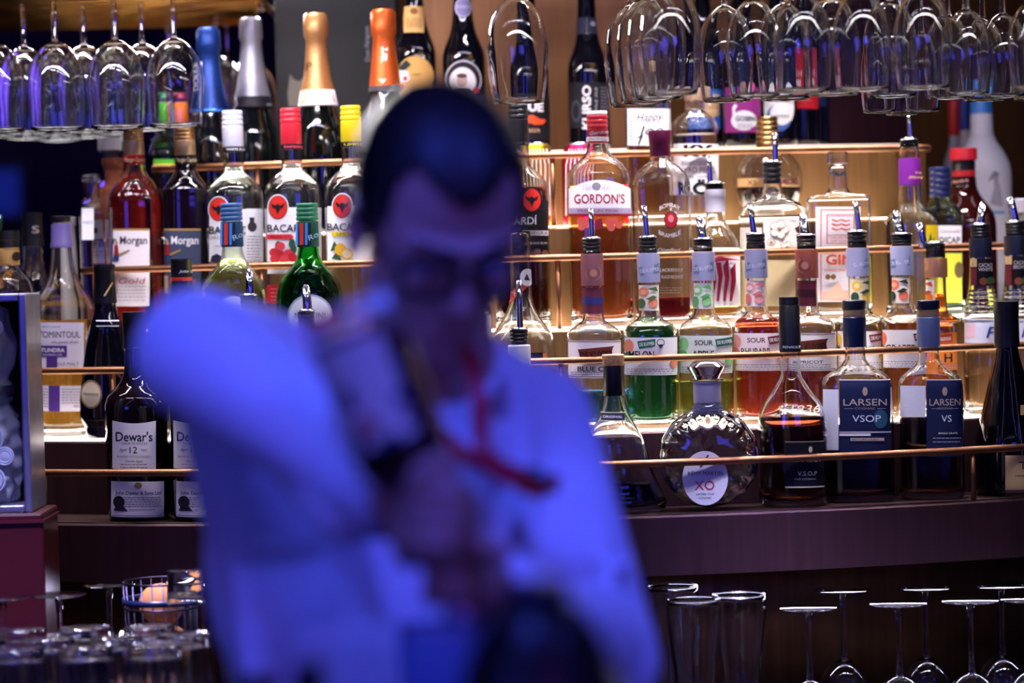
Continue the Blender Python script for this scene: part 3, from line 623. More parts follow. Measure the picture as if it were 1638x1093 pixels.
b = B('rum_bottle', 'dark bottle with black and red cap just left of the blue-capped vermouth', 294, 2, .05, [(420, 28), (452, 33), (470, 38), (490, 48), (512, 53), (670, 53)], kind='dark', glass='#0a0a1a', cy_=560)
b.cap(M('plastic', '#121019'), [(414, 34), (418, 35), (420, 33), (443, 34)], 'cap'); b.cap(M('plastic', '#d0402e'), [(443, 33.5), (450, 33.5)], 'band'); b.label([('T', '#d8d2e0', 'John Cast', 301, 434, 4.5, 26, {'shear': .4})], 'cap_script', eps=.0035)
def vermouth(cx, glass, liq, capc, lab, print_c):
    b = B('vermouth_bottle', lab, cx, 2, .078, [(330, 26), (396, 33), (412, 38), (424, 52), (438, 76), (452, 95), (468, 105), (500, 108), (660, 104)], glass=glass, liq=(liq, 414), cy_=500, dr=.72)
    b.cap(M('plastic', capc), [(325, 34), (353, 36)], 'cap', rib=4); b.cap(M('paper', print_c), [(354, 35), (395, 36)], 'neck_sleeve')
    x = cx - 6
    b.label([('R', '#3a7fd0', x - 13, 357, x - 10, 392), ('R', '#b03030', x - 8, 357, x - 3, 392), ('R', '#3a7fd0', x - 1, 357, x + 2, 392), ('R', '#101428', x + 3, 357, x + 6, 392), ('T', '#8fb0cc', 'Rossi', x + 14, 374, 8, 26, {'rot': 35, 'shear': .4})], 'neck_print', eps=.004)
    b.label([('D', '#1e3a8a' if liq != '#2f7a1c' else '#8fa8c0', cx, 505, 36, 34), ('D', '#d8dcea', cx, 505, 33, 31), ('T', '#1e2a50', 'MARTINI', cx, 505, 10, 48)], 'seal')
    return b
vermouth(375, '#f2faea', '#dfe6a8', '#2e5688', 'clear round-shouldered vermouth bottle of pale yellow drink with blue cap', '#24466c')
vermouth(496, '#3fae48', '#2f7a1c', '#1c6a4a', 'bright green round-shouldered vermouth bottle with dark green cap', '#1c4a3c')
b = B('brandy_bottle', 'open clear flared bottle with diagonal red ribbon beside the bartender face', 836, 2, .056, [(370, 34), (378, 36), (384, 32), (396, 36), (406, 32), (470, 34), (490, 42), (510, 62), (528, 86), (545, 103), (570, 107), (660, 105)], liq=('#d6b27a', 640), cy_=560)
b.label([('P', '#c2452e', [(814, 470), (846, 440), (848, 455), (814, 486)]), ('T', '#f2e6da', 'X.O', 827, 466, 8, 16, {'rot': 40}), ('D', '#e9e6ee', 843, 444, 11, 14), ('P', '#2a2632', [(838, 448), (842, 438), (847, 449)])], 'ribbon_label')
b.label([('R', '#d8632e', 800, 566, 874, 580), ('R', '#17141c', 807, 564, 868, 582)], 'band_label')
b = B('liqueur_bottle', 'pale white-labelled bottle partly hidden by the bartender chin', 759, 2, .05, [(440, 24), (470, 28), (490, 50), (502, 56), (660, 56)], cy_=560, liq=('#efe9e0', 500))
b.cap(M('plastic', '#d8d4dc'), [(428, 28), (444, 28)], 'cap'); b.label([('R', WH, 733, 504, 785, 640), ('D', '#4a4652', 758, 552, 8, 9), ('D', WH, 758, 552, 6.5, 7.5), ('L', '#6a646c', 772, 775, 510, 620, 14), ('P', '#4a4652', [(750, 528), (756, 528), (753, 534)])])
def dk(cx, nx, lab, sleeve, fruit, liq, yl, big, flag, name2, yl0, fruitf, sp, ring, off=.05, w_=88, tint='#f1eef2', dr=1.0):
    """slim liqueur bottle with pouring spout, neck sleeve, fruit neck label and flag label"""
    b = B('liqueur_bottle', lab, cx, 2, off, [(yl0 - 143, 30), (yl0 - 40, 33), (yl0 - 33, 36), (yl0 - 27, 50), (yl0 - 19, 76), (yl0 - 11, w_ - 3), (yl0 - 2, w_), (yl0 + 100, w_ - 1), (yl0 + 142, w_ - 2)], liq=(liq, yl), cy_=yl0 + 30, n=2.5, dr=dr, group='slim fruit liqueur bottles with pour spouts on the second tier')
    b.spout(*sp, ring=ring, wide=sp[4] > 14)
    b.cap(M('foil' if sleeve in ('#b07a5a',) else 'plastic', sleeve), [(ring[1] + 1, 35), (ring[1] + 4, 36.5), (yl0 - 88, 36)], 'neck_sleeve')
    if sleeve[1:3] in ('9a', '9c'): b.label([('P', '#6d7fa6', [(nx - 12, yl0 - 112), (nx + 17, yl0 - 119), (nx + 17, yl0 - 103), (nx - 10, yl0 - 98)]), ('T', '#e6e8f4', 'DE KUYPER', nx + 3, yl0 - 108, 6, 26, {'rot': 8})], 'sleeve_print', eps=.0024)
    else: b.label([('D', '#a8746a', nx, yl0 - 108, 11, 13), ('D', sleeve, nx, yl0 - 108, 9.5, 11), ('D', '#a8746a', nx, yl0 - 108, 5, 6)], 'sleeve_print', eps=.0024)
    ny0, ny1 = yl0 - 84, yl0 - 43
    b.label([('R', fruitf[0], nx - 17, ny0, nx + 17, ny1)] + fruitf[1](nx, (ny0 + ny1) / 2), 'neck_label', eps=.0009)
    L, R = cx - 42, cx + 42
    it = [('R', tint, L, yl0, R, yl0 + 60)] + fruitf[2](L, R, yl0)
    fx = cx + {'mid': -21, 'right': 14}.get(name2, -6)
    it += [('P', flag, [(fx, yl0 + 6), (fx + 28, yl0 + 2), (fx + 28, yl0 + 14), (fx + 3, yl0 + 18)]) if name2 != 'wide' else ('P', flag, [(cx - 26, yl0 + 14), (cx + 36, yl0 + 8), (cx + 36, yl0 + 30), (cx - 20, yl0 + 36)])]
    if name2 == 'wide': it += [('T', '#1a1414', 'DE KUYPER', cx + 4, yl0 + 22, 11, 52, {'rot': 4, 'bold': .02}), ('D', '#f4ecec', cx + 34, yl0 + 18, 7, 11)]
    else:
        it += [('T', '#eef2f4', 'DE KUYPER', fx + 15, yl0 + 10, 5.5, 23, {'rot': 6, 'bold': .02})]
        if name2 == 'mid': it += [('D', '#1c2a2a', fx + 36, yl0 + 8, 6, 6), ('D', tint, fx + 36, yl0 + 8, 4.8, 4.8), ('P', '#1c2a2a', [(fx + 31, yl0 + 11), (fx + 41, yl0 + 11), (fx + 36, yl0 + 17)])]
    for st, dx, dy, hh, ww in big: it.append(('T', '#17151c', st, cx + dx, yl0 + dy, hh, ww, {'bold': .015}))
    it.append(('L', '#77717c', L + 6, R - 8, yl0 + 50, yl0 + 57, 3)); b.label(it); return b
def fr(bg, c1, c2, c3=None, edge=None):
    def neck(x, y):
        return [('D', c1, x - 6, y - 9, 8, 8), ('D', c3 or c2, x - 6, y - 9, 4, 4), ('D', c1, x + 8, y + 8, 7, 8), ('D', c2, x - 9, y + 9, 6, 8), ('P', c2, [(x, y - 14), (x + 12, y - 18), (x + 15, y - 10)]), ('P', c2, [(x - 2, y + 2), (x + 8, y - 4), (x + 14, y - 1), (x + 4, y + 4)])]
    def side(L, R, y):
        return [('D', c1, L + 7, y + 14, 8, 11), ('D', c2, L + 6, y + 32, 7, 9), ('D', c1, R - 6, y + 40, 6, 8), ('P', c2, [(R - 14, y + 44), (R - 3, y + 26), (R - 1, y + 30)])]
    return (bg, neck, side)
plain = lambda bg, band: (bg, lambda x, y: [('R', band, x - 16, y - 6, x + 16, y + 6)], lambda L, R, y: [('R', '#7a3a2a', L, y + 1, R, y + 2.2), ('R', '#7a3a2a', L, y + 57, R, y + 58.2)])
dk(951, 949, 'liqueur bottle with brown sleeve, white flag label and blue drink at its foot', '#7a4a52', None, '#1f6fd8', 625, [('BLUE C', -6, 45, 8, 40)], '#6a2e22', 'wide', 545, plain('#5c2438', '#2a2c6a'), (945, 333, 947, 379, 10), (382, 405, 33), w_=90)
dk(1041, 1036, 'deep green melon liqueur bottle with grey sleeve', '#9a9cc0', None, '#0a7a3c', 522, [('MELON', -14, 27, 12, 38)], '#1f6a52', 'mid', 540, fr('#efe6d6', '#e08a6a', '#4f6a40', '#f0b090'), (1030, 328, 1035, 377, 10), (380, 404, 32))
dk(1129, 1122, 'light green sour apple liqueur bottle with green leaf neck label', '#9a9cbe', None, '#8fbf2a', 609, [('SOUR', -3, 11, 8, 28), ('APPLE', -4, 29, 11, 34)], '#2c6a5a', 'right', 537, fr('#e6eee2', '#8fd08a', '#5fae6a', '#e6eee2'), (1118, 344, 1124, 381, 16), (383, 402, 34), tint='#e4efe4')
dk(1213, 1206, 'bright red rhubarb liqueur bottle with pink flower neck label', '#9a9cbf', None, '#d8381c', 509, [('SOUR', -3, 11, 8, 28), ('RHUBARB', -4, 29, 11, 44)], '#7a2e3e', 'right', 533, fr('#f4dfe2', '#f0a09a', '#e07a7a', '#f4dfe2'), (1199, 327, 1206, 373, 10), (375, 398, 33), w_=76, tint='#f6e2e4')
dk(1294, 1288, 'apricot liqueur bottle with chestnut brown sleeve behind the tear-drop bottle', '#7a3c30', None, '#8a2c0c', 588, [('APRICOT', 0, 46, 5, 44)], '#5e2418', 'wide', 533, plain('#5c1f30', '#3a1020'), (1283, 340, 1288, 376, 16), (377, 398, 34))
dk(1375, 1377, 'pale yellow banana liqueur bottle with leaf and banana neck label', '#9a9cc1', None, '#e6d88a', 520, [('BANANA', 2, 29, 11, 46)], '#8a2e2a', 'right', 530, fr('#efe2c4', '#e8c25a', '#2f4a34', '#f6e6a0'), (1368, 321, 1374, 369, 10), (371, 396, 34), off=.088, dr=.66, w_=68)
dk(1446, 1437, 'orange grapefruit liqueur bottle with grey sleeve and heart mark', '#9ca0c2', None, '#f08a2a', 516, [('GRAPEF', -6, 29, 12, 44)], '#7a2e2a', 'right', 528, fr('#f0e2d4', '#e8745a', '#2c3a2a', '#f0b08a'), (1432, 336, 1440, 373, 17), (375, 393, 36), off=.042, dr=.66, w_=66)
dk(1500, 1478, 'vivid orange liqueur bottle with copper sleeve and orange-fruit neck label', '#b07a5a', None, '#f0660e', 470, [('H', 16, 40, 14, 12)], '#d8482a', '', 532, fr('#f4ece6', '#f08228', '#c2481c', '#f8a04a'), (1471, 357, 1476, 388, 14), (389, 412, 33), off=.084, w_=60, tint='#f08a3a')
def cacao(cx, dy, st, lab, sx):
    b = B('liqueur_bottle', lab, cx, 2, .045 if dy == 0 else .09, [(380 + dy, 28), (412 + dy, 33), (457, 38), (507, 58), (514, 62), (556, 63), (640, 62)], cy_=560, liq=('#efe6da', 560) if st == 'WHITE' else ('#a88a70', 600), group='tapered cacao liqueur bottles at the right end of the second tier')
    b.spout(cx + sx, 323 + dy * 2, cx - 4, 358 + dy, 14, (360 + dy, 380 + dy, 34), sx > -3)
    b.cap(M('plastic', '#16182a'), [(381 + dy, 35), (384 + dy, 36), (412 + dy, 36)], 'neck_sleeve')
    b.label([('R', '#17131a', cx - 19, 414 + dy, cx + 17, 457), ('R', '#c9a878', cx - 19, 414 + dy, cx - 9, 427 + dy), ('T', '#eee6e2', 'CACAO', cx + 4, 424 + dy, 6, 20), ('T', '#eee6e2', st, cx + 4, 431 + dy, 6, 21), ('R', '#6a1f30', cx - 18, 429 + dy, cx - 9, 456), ('D', '#8a4a30', cx + 1, 450, 6, 6), ('D', '#4a6a40', cx + 11, 449, 6, 6)], 'neck_label', eps=.0009)
    b.label([('R', LAV, cx - 29, 510, cx + 29, 549), ('R', '#dcb8c8', cx - 27, 518, cx - 12, 540), ('T', '#2a3a8a', 'P', cx + 16, 531, 18, 16, {'shear': .3})])
    for k in range(6): b.cap(M('glass', '#f6fafa'), [(463 + 7 * k, 40.5 + 2.85 * k), (465 + 7 * k, 42.2 + 2.85 * k), (467 + 7 * k, 42.0 + 2.85 * k)], 'rib') if k < 6 else None
    return b
cacao(1572, 0, 'WHITE', 'ribbed tapered bottle with black neck label reading WHITE', 0)
cacao(1628, -4, 'BROWN', 'ribbed tapered bottle with black neck label reading BROWN, cut by right edge', -12)
# ======== third tier
b = B('gin_bottle', 'terracotta clay gin bottle with brown stopper and white label', 187, 3, .108, [(272, 30), (292, 31), (300, 40), (308, 58), (318, 72), (330, 78), (440, 78), (520, 76)], kind='matte', glass='#b5633f', cy_=400, body='clay_body', dr=.72)
b.cap(M('cork', '#8a4a2c'), [(253, 39), (262, 40), (264, 36), (272, 35)], 'stopper')
b.label([('R', '#efe6ea', 149, 352, 190, 421), ('D', '#5a2a34', 153, 369, 3, 5), ('T', '#4a1f2c', "FTER'S", 166, 389, 13, 30, {'bold': .02}), ('T', '#7a5060', 'COPPER GIN', 166, 403, 3.4, 28), ('T', '#7a5060', 'GRAPEFRUIT', 164, 409, 3, 24)])
b = B('vodka_bottle', 'tall clear faceted bottle with large white cap behind the clay gin bottle', 181, 3, .18, [(238, 32), (262, 34), (290, 38), (300, 50), (320, 54), (520, 54)], cy_=400, n=4, liq=('#e8ecf8', 300))
b.cap(M('plastic', '#ece9f0'), [(220, 37), (224, 38), (240, 38)], 'cap')
b = B('vodka_bottle', 'slim clear crystal bottle at the left end of the third tier', 150, 3, .03, [(282, 28), (288, 30), (292, 26), (318, 28), (326, 38), (340, 42), (520, 42)], cy_=420, n=5, liq=('#e6ecfa', 340))
b.cap(M('glass', '#f4f8ff'), [(279, 26), (281, 29), (291, 29)], 'stopper'); b.label([('R', WH, 131, 333, 150, 384), ('T', '#7a7288', 'NIST', 141, 356, 5, 15)])
def captain(cx, lab, liq, band, lcol, tcol, sub, subc, off, kind):
    kw_ = 1 if kind == 'glass' else .87
    kw = dict(liq=(liq, 284)) if kind == 'glass' else dict(kind='dark', glass=liq)
    b = B('rum_bottle', lab, cx, 3, off, [(204, 26), (264, 33), (274, 36), (288, 54), (304, 74), (316, 84 * kw_), (326, 86 * kw_), (520, 85 * kw_)], cy_=400, n=2.6, dr=.80, group='broad rum bottles with gold screw caps on the third tier', **kw)
    b.cap(M('metal', '#c59a6a', rough=.35), [(199, 31), (224, 33)], 'cap', rib=4); b.cap(M('foil', '#c9a27a'), [(224, 32.5), (248, 33.5)], 'capsule'); b.cap(M('paper', band), [(248, 34), (263, 34.4)], 'capsule_band')
    b.label([('T', '#d9c29a', 'Morgan Captain', cx - 3, 255.5, 7, 30)], 'capsule_print', eps=.0022)
    R = cx + 20; L = cx - 38
    b.label([('R', lcol, L, 368, R, 490), ('R', '#b08a4a', L, 366, R, 369), ('T', tcol, 'n Morgan', cx - 11, 384, 13, 54, {'bold': .012}), ('P', '#9c1f2c', [(L + 3, 392), (L + 8, 392), (L + 10, 408), (L + 2, 408)]), ('D', '#c2906a', L + 6, 389, 2.4, 3), ('P', '#2a3a6a', [(L + 2, 408), (L + 10, 408), (L + 10, 418), (L + 1, 418)]), ('P', '#b08a4a', [(L + 10, 406), (L + 26, 399), (L + 27, 401), (L + 11, 409)]), ('T', subc, sub, cx - 8, 449, 9, 40, {'shear': .3}), ('L', '#8a7480', L + 6, R - 6, 458, 480, 5), ('R', '#b89a80', L, 441, L + 8, 470)])
    return b
captain(219, 'glowing amber-red spiced rum bottle with white label reading Gold', '#8a1c08', '#a01c1c', '#efe6e8', '#3a2a34', 'Gold', '#a02040', .042, 'glass')
captain(301, 'near-black rum bottle with slate blue label reading Dark, gold screw cap', '#12060e', '#1a1214', '#3d4660', '#e9e4ea', 'Dark Rum', '#c25a8a', .082, 'dark')
def bacardi(cx, lab, capc, capt, ctext, mx, my, items, liq, yl, top, black=False):
    b = B('rum_bottle', lab, cx, 3, .052, [(top + 6, 26), (top + 70, 32), (top + 96, 34), (top + 104, 46), (top + 113, 66), (top + 122, 82), (top + 134, 90), (top + 180, 92), (520, 90)], liq=(liq, yl), cy_=400, n=2.4, group='clear rum bottles with a red bat seal on the third tier')
    b.cap(M('plastic', capc), [(top, 32), (top + 24, 34)], 'cap', rib=3); b.cap(M('plastic', capc), [(top + 24, 33.4), (top + 58, 34)], 'capsule'); b.cap(M('paper', '#0f0d12'), [(top + 58, 34.2), (top + 66, 34.4)], 'capsule_band')
    nx = cx - 2; b.label([('T', capt, ctext, nx + 2, top + 62, 4, 30)], 'capsule_print', eps=.0022)
    W = '#141016' if black else WH; Tc = '#ece6ea' if black else '#15131a'
    L, R = cx - 43, cx + 43
    it = [('R', W, L, my, R, 419), ('D', '#e9e2e6' if not black else '#1a1418', mx, my, 17, 21), ('D', '#3a1016', mx, my, 15.2, 19.2), ('D', '#cf2a22', mx, my, 14, 18)]
    it += [('P', '#1a1418', [(mx - 11, my - 7), (mx - 4, my - 3), (mx, my - 6), (mx + 4, my - 3), (mx + 11, my - 7), (mx + 8, my + 1), (mx + 4, my + 2), (mx, my + 11), (mx - 4, my + 2), (mx - 8, my + 1)])]
    it += [('T', Tc, 'BACARDÍ', cx - 9, my + 33, 12, 66, {'bold': .01})] + items
    b.label(it); return b
bacardi(378, 'clear white-rum bottle with white screw cap and black-and-white label', '#dcdcea', '#f4f4fa', 'WHITE RUM', 350, 335, [('T', '#2a2630', 'CARTA BLANCA', 360, 380, 5, 52), ('R', '#8a8490', 345, 393, 372, 394), ('P', '#2a2a40', [(338, 419), (340, 410), (348, 406), (356, 410), (358, 419)]), ('R', '#e9e9ee', 392, 334, 417, 419), ('D', '#3a363e', 402, 363, 7, 8), ('R', '#3a363e', 398, 348, 405, 358), ('L', '#5a5662', 394, 415, 378, 416, 9)], '#eaf4ee', 268, 177)
bacardi(471, 'clear rum bottle with red screw cap and raspberries on its label', '#d8283a', '#f0506a', 'RASPBERRY', 445, 332, [('P', '#d8303a', [(428, 375), (466, 375), (470, 379), (466, 383), (428, 383)]), ('T', '#7a1018', 'RAZZ', 443, 379, 4, 18)] + [('D', '#2f5a44', 458 + 12 * math.cos(k), 396 + 9 * math.sin(k), 5, 8) for k in (0.3, 3.4, 5.6)] + [('D', c, 434 + x, 402 + y, 7, 7) for x, y, c in ((6, 2, '#d0303c'), (16, -8, '#e04450'), (16, 6, '#c82836'), (28, 4, '#dc3c48'), (34, 10, '#c42434'), (8, 12, '#d83844'), (22, 13, '#e04854'))], '#f2f0f4', 263, 173).label([('R', WH, 428, 431, 514, 438), ('R', '#b81c2c', 428, 456, 514, 486), ('L', '#e8a0a0', 434, 508, 462, 480, 4)], 'lower_label')
bacardi(567, 'clear rum bottle with yellow screw cap and lemons on its label beside the head', '#e6cc1c', '#f2e040', 'LIMÓN', 548, 330, [('P', '#e6cc2a', [(532, 371), (572, 371), (572, 378), (532, 378)]), ('T', '#3a2a10', 'LIMÓN', 552, 374.5, 4.5, 24), ('P', '#2f5a3c', [(530, 402), (536, 386), (546, 400)]), ('P', '#2f5a3c', [(532, 414), (540, 402), (548, 417)]), ('D', '#e6b42a', 546, 399, 9, 10), ('D', '#e8c040', 556, 406, 9, 9), ('D', '#f4e2a0', 556, 406, 7, 7)], '#f2f0f4', 262, 169)
bacardi(834, 'dark rum bottle with black cap and black label with bat seal, right of the head', '#141319', '#b9b4c0', 'BLACK RUM', 850, 320, [('R', '#cfc8cc', 836, 369, 876, 377), ('T', '#1a161c', 'NEGRA', 860, 373, 5, 30), ('T', '#cfc8cc', 'BLACK RUM', 860, 389, 3.4, 26), ('D', '#6a4a4a', 858, 404, 6, 6), ('D', '#7a4a3a', 870, 406, 5, 6), ('D', '#5a3a3a', 848, 407, 5, 5)], '#2a0a06', 300, 167, True)
b = B('gin_bottle', 'broad pink gin bottle of glowing orange drink with red cap and arched white label', 960, 3, .05, [(185, 26), (232, 33), (240, 36), (250, 48), (262, 76), (274, 95), (286, 101), (400, 101), (512, 99)], liq=('#f07a30', 297), cy_=380, n=3, dr=.72)
b.cap(M('plastic', '#ece6ea'), [(178, 32), (184, 33)], 'cap_top'); b.cap(M('plastic', '#b3202e'), [(184, 33.6), (206, 33.6)], 'cap', rib=3); b.cap(M('foil', '#c02c3a'), [(206, 33.4), (229, 34.6)], 'capsule'); b.label([('R', '#f0e8ec', 939, 219, 973, 226), ('T', '#8a2030', 'GORDON & CO', 956, 222.5, 3.2, 28), ('T', '#f2d8dc', 'Gordon', 958, 212, 6, 26, {'shear': .4, 'rot': 8})], 'capsule_print', eps=.0024)
b.label([('R', WH, 910, 302, 1010, 333, 14), ('T', '#a01c30', "GORDON'S", 959, 318, 15, 80, {'bold': .015}), ('D', '#8a8490', 954, 298, 7, 6), ('L', '#a8a2ac', 932, 946, 296, 302, 3), ('L', '#a8a2ac', 963, 976, 296, 302, 3), ('R', '#b3a2bc', 911, 333, 1010, 342), ('T', '#a03a5a', 'PREMIUM PINK', 957, 337.5, 4.2, 64), ('R', '#9a1c2c', 911, 342, 1010, 346)])
b.label([('D', '#f06a60', 929 + x, 354 + y, 6, 6) for x, y in ((0, 0), (9, 3), (2, 9), (44, 2), (54, 0), (60, 6), (48, 10))] + [('P', '#a02c4a', [(952, 352), (962, 350), (966, 366), (950, 368)])], 'berry_print')
b = B('gin_bottle', 'clear angular gin bottle with plum cap, red oval seal and dark berry drink', 1060, 3, .05, [(214, 26), (252, 32), (258, 36), (266, 58), (278, 80), (292, 92), (310, 95), (420, 94), (505, 92)], liq=('#6a0c14', 476), cy_=400, n=5, dr=.8)
b.cap(M('plastic', '#5a1236'), [(209, 36), (213, 37), (231, 35), (233, 33), (250, 34)], 'cap')
b.label([('R', '#e9dfe6', 1055, 254, 1064, 268)], 'tax_strip'); b.label([('T', '#f4eef2', 'BOMBAY', 1071, 334, 7, 32, {'arc': 6}), ('T', '#f4eef2', 'BRAMBLE', 1071, 371, 7, 34, {'arc': -6})], 'arched_print'); b.label([('D', '#2a1018', 1073, 352, 11, 14), ('D', '#b02030', 1073, 352, 9.5, 12.5), ('D', '#e0808a', 1073, 350, 4.5, 6)], 'seal'); b.label([('T', '#efe6ee', 'Distilled', 1070, 400, 6, 34, {'shear': .35})], 'script_print'); b.label([('T', '#efdcd8', 'BLACKBERRY', 1072, 432, 5.5, 40), ('T', '#efdcd8', '& RASPBERRY', 1072, 443, 5.5, 40), ('L', '#d8b0a8', 1056, 1090, 460, 468, 3)], 'lettering')
b = B('gin_bottle', 'small round clear bottle with white sleeve and red marbled label', 1146.5, 3, .05, [(306, 26), (345, 31), (360, 36), (372, 52), (384, 68), (396, 73), (410, 75), (500, 74)], liq=('#e6b25a', 490), cy_=420)
b.spout(1134, 249, 1136, 292, 9, (294, 303, 32)); b.cap(M('paper', '#e6e2ee'), [(303, 33), (314, 34), (316, 32), (339, 32)], 'neck_sleeve')
b.label([('R', WH, 1112, 396, 1184, 490), ('R', '#b02a4a', 1112, 402, 1182, 406)] + [('P', '#a01c3c', [(1112 + 11 * k, 420 + 6 * (k % 3)), (1120 + 11 * k, 412 + 8 * (k % 2)), (1126 + 10 * k, 440 + 5 * (k % 3)), (1120 + 10 * k, 482), (1116 + 10 * k, 482), (1119 + 10 * k, 445)]) for k in range(6)] + [('P', '#c23a5a', [(1114, 428), (1150, 410), (1182, 416), (1150, 418)])])
b = B('gin_bottle', 'broad-shouldered clear bottle with chrome spout and cream blossom-drawing label', 1238, 3, .050, [(282, 26), (300, 30), (310, 36), (318, 56), (326, 84), (334, 100), (342, 109), (352, 111), (420, 110), (500, 108)], cy_=400, n=5, dr=.6, liq=('#f2efe4', 345))
b.spout(1239, 212, 1240, 256, 10, (260, 294, 33))
fl = lambda x, y, r: [('D', '#8a7f84', x + r * .62 * math.cos(t), y + r * .62 * math.sin(t), r * .5, r * .5) for t in (0, 1.26, 2.51, 3.77, 5.03)] + [('D', '#eee6d8', x + r * .62 * math.cos(t), y + r * .62 * math.sin(t), r * .5 - .9, r * .5 - .9) for t in (0, 1.26, 2.51, 3.77, 5.03)] + [('D', '#b08a50', x, y, 2, 2)]
b.label([('R', '#eee6d8', 1221, 351, 1299, 400), ('T', '#7a7068', 'THE', 1268, 354, 3, 10)] + fl(1246, 367, 14) + fl(1257, 396, 9) + fl(1234, 388, 6) + [('P', '#3a2a20', [(1267, 366), (1274, 360), (1276, 374), (1270, 373)])])
b.label([('R', '#e6dcc8', 1184, 364, 1219, 400)], 'side_label'); b.label([('R', '#c9b78a', 1186, 416, 1272, 490)], 'lower_label')
b = B('gin_bottle', 'square-shouldered clear gin bottle with glass stopper and orange-framed white label', 1343, 3, .07, [(266, 26), (284, 30), (302, 31), (308, 38), (311, 70), (314, 94), (320, 101), (420, 101), (500, 99)], cy_=400, n=7, dr=.7, liq=('#efe6d4', 320))
b.cap(M('glass', '#f4f6ff'), [(243, 31), (245, 33), (261, 33), (262, 31)], 'stopper'); b.cap(M('glass', '#f4f6ff'), [(263, 24), (282, 22)], 'stopper_plug')
wv = lambda y: [('P', '#d8562c', [(1331 + x, y), (1339 + x, y + 3), (1345 + x, y + 1), (1345 + x, y + 3), (1338 + x, y + 5.5), (1331 + x, y + 2.5)]) for x in (0, 14)]
b.label([('R', WH, 1305, 331, 1376, 483), ('R', '#d8562c', 1313, 335, 1372, 336.5), ('R', '#d8562c', 1313, 335, 1314.5, 480), ('R', '#d8562c', 1313, 479, 1372, 480), ('R', '#d8562c', 1323, 343, 1366, 344.5), ('R', '#d8562c', 1323, 343, 1324.5, 390), ('R', '#d8562c', 1364.5, 343, 1366, 390), ('R', '#d8562c', 1323, 389, 1366, 390), ('R', '#d8562c', 1323, 376, 1366, 377)] + wv(350) + wv(357) + wv(364) + [('T', '#d8562c', 'THE HELSINKI', 1345, 380, 3.2, 34), ('T', '#d8562c', 'DISTILLING', 1345, 385.5, 3.2, 28), ('T', '#d8562c', 'GIN', 1343, 415, 16, 40, {'bold': .03}), ('T', '#d8562c', 'HANDCRAFTED', 1342, 432, 4.5, 42), ('D', '#7a5a3a', 1326, 443, 4, 4.5), ('D', '#7a5a3a', 1334, 443, 4, 4.5), ('D', '#7a5a3a', 1360, 443, 4, 4.5), ('P', '#f0b8a0', [(1317, 478), (1319, 466), (1330, 464), (1342, 450), (1348, 464), (1364, 466), (1370, 478)])])
b = B('vodka_bottle', 'clear bottle with bright purple sleeve and long chrome spout', 1458, 3, .040, [(230, 28), (250, 32), (256, 30), (300, 36), (325, 38), (336, 52), (346, 72), (356, 84), (370, 86), (490, 84)], cy_=400, liq=('#eef2f4', 340), dr=.75)
b.spout(1453, 176, 1457, 221, 9, (224, 236, 30)); b.cap(M('plastic', '#7a2490'), [(253, 33.5), (257, 34.5), (297, 35.5)], 'neck_sleeve'); b.label([('T', '#e0b070', 'THE', 1467, 277, 4.5, 10), ('T', '#e0b070', 'ORIGINAL', 1465, 284, 4.5, 22)], 'sleeve_print', eps=.003)
b.label([('R', '#e8c41c', 1481, 360, 1500, 470), ('P', '#2a6a3a', [(1485, 385), (1488, 372), (1491, 385)]), ('P', '#2a6a3a', [(1490, 396), (1493, 378), (1496, 396)]), ('R', '#8a2a1a', 1482, 405, 1499, 409)])
b = B('limoncello_bottle', 'pale green glass bottle with navy screw cap and yellow label', 1506, 3, .094, [(272, 28), (316, 33), (324, 40), (334, 58), (344, 71), (354, 74), (490, 73)], glass='#d8f0d8', cy_=420, liq=('#dfe890', 400), n=3, dr=.6)
b.cap(M('plastic', '#1c2450'), [(267, 33), (316, 34)], 'cap', rib=5); b.label([('R', WH, 1500, 361, 1538, 392), ('T', '#5a5060', 'Limoncello', 1520, 370, 5, 30, {'shear': .3}), ('T', '#2a2a50', 'DICAP', 1519, 384, 10, 32, {'bold': .02}), ('R', '#dce04a', 1500, 405, 1538, 484), ('D', '#6a5a3a', 1533, 432, 7, 13)])
b = B('liqueur_bottle', 'dark reddish bottle with bright red cap and red neck band, right of the limoncello', 1545, 3, .18, [(262, 34), (300, 40), (312, 50), (326, 70), (342, 90), (362, 98), (490, 98)], kind='dark', glass='#2a0806', cy_=420)
b.cap(M('plastic', '#c02030'), [(237, 42), (240, 43), (256, 43)], 'cap'); b.cap(M('plastic', '#15121a'), [(256, 36), (273, 36)], 'collar'); b.cap(M('paper', '#a8202a'), [(273, 37), (294, 36)], 'neck_band'); b.label([('T', '#e8b0a0', 'LIQUEUR', 1536, 290, 4, 26, {'rot': 8})], 'band_print', eps=.003)
b = B('vodka_bottle', 'tall frosted white vodka bottle with blue collar and grey bird drawing', 1574, 3, .27, [(152, 30), (182, 34), (214, 36), (228, 48), (244, 68), (262, 84), (280, 89), (480, 88)], kind='frosted', glass='#dcd8ea', cy_=380, body='frosted_body')
b.cap(M('plastic', '#2f6fc0'), [(128, 32), (150, 33), (182, 35)], 'collar'); b.label([('D', '#7d7888', 1592, 280, 6, 6), ('P', '#7d7888', [(1580, 290), (1587, 278), (1590, 284), (1586, 288)]), ('P', '#8d8896', [(1589, 285), (1596, 284), (1602, 312), (1604, 330), (1584, 326), (1590, 300)]), ('D', '#2a2632', 1594, 279, 1.2, 1.5), ('R', '#5a90c8', 1584, 338, 1606, 342)], 'bird_print')
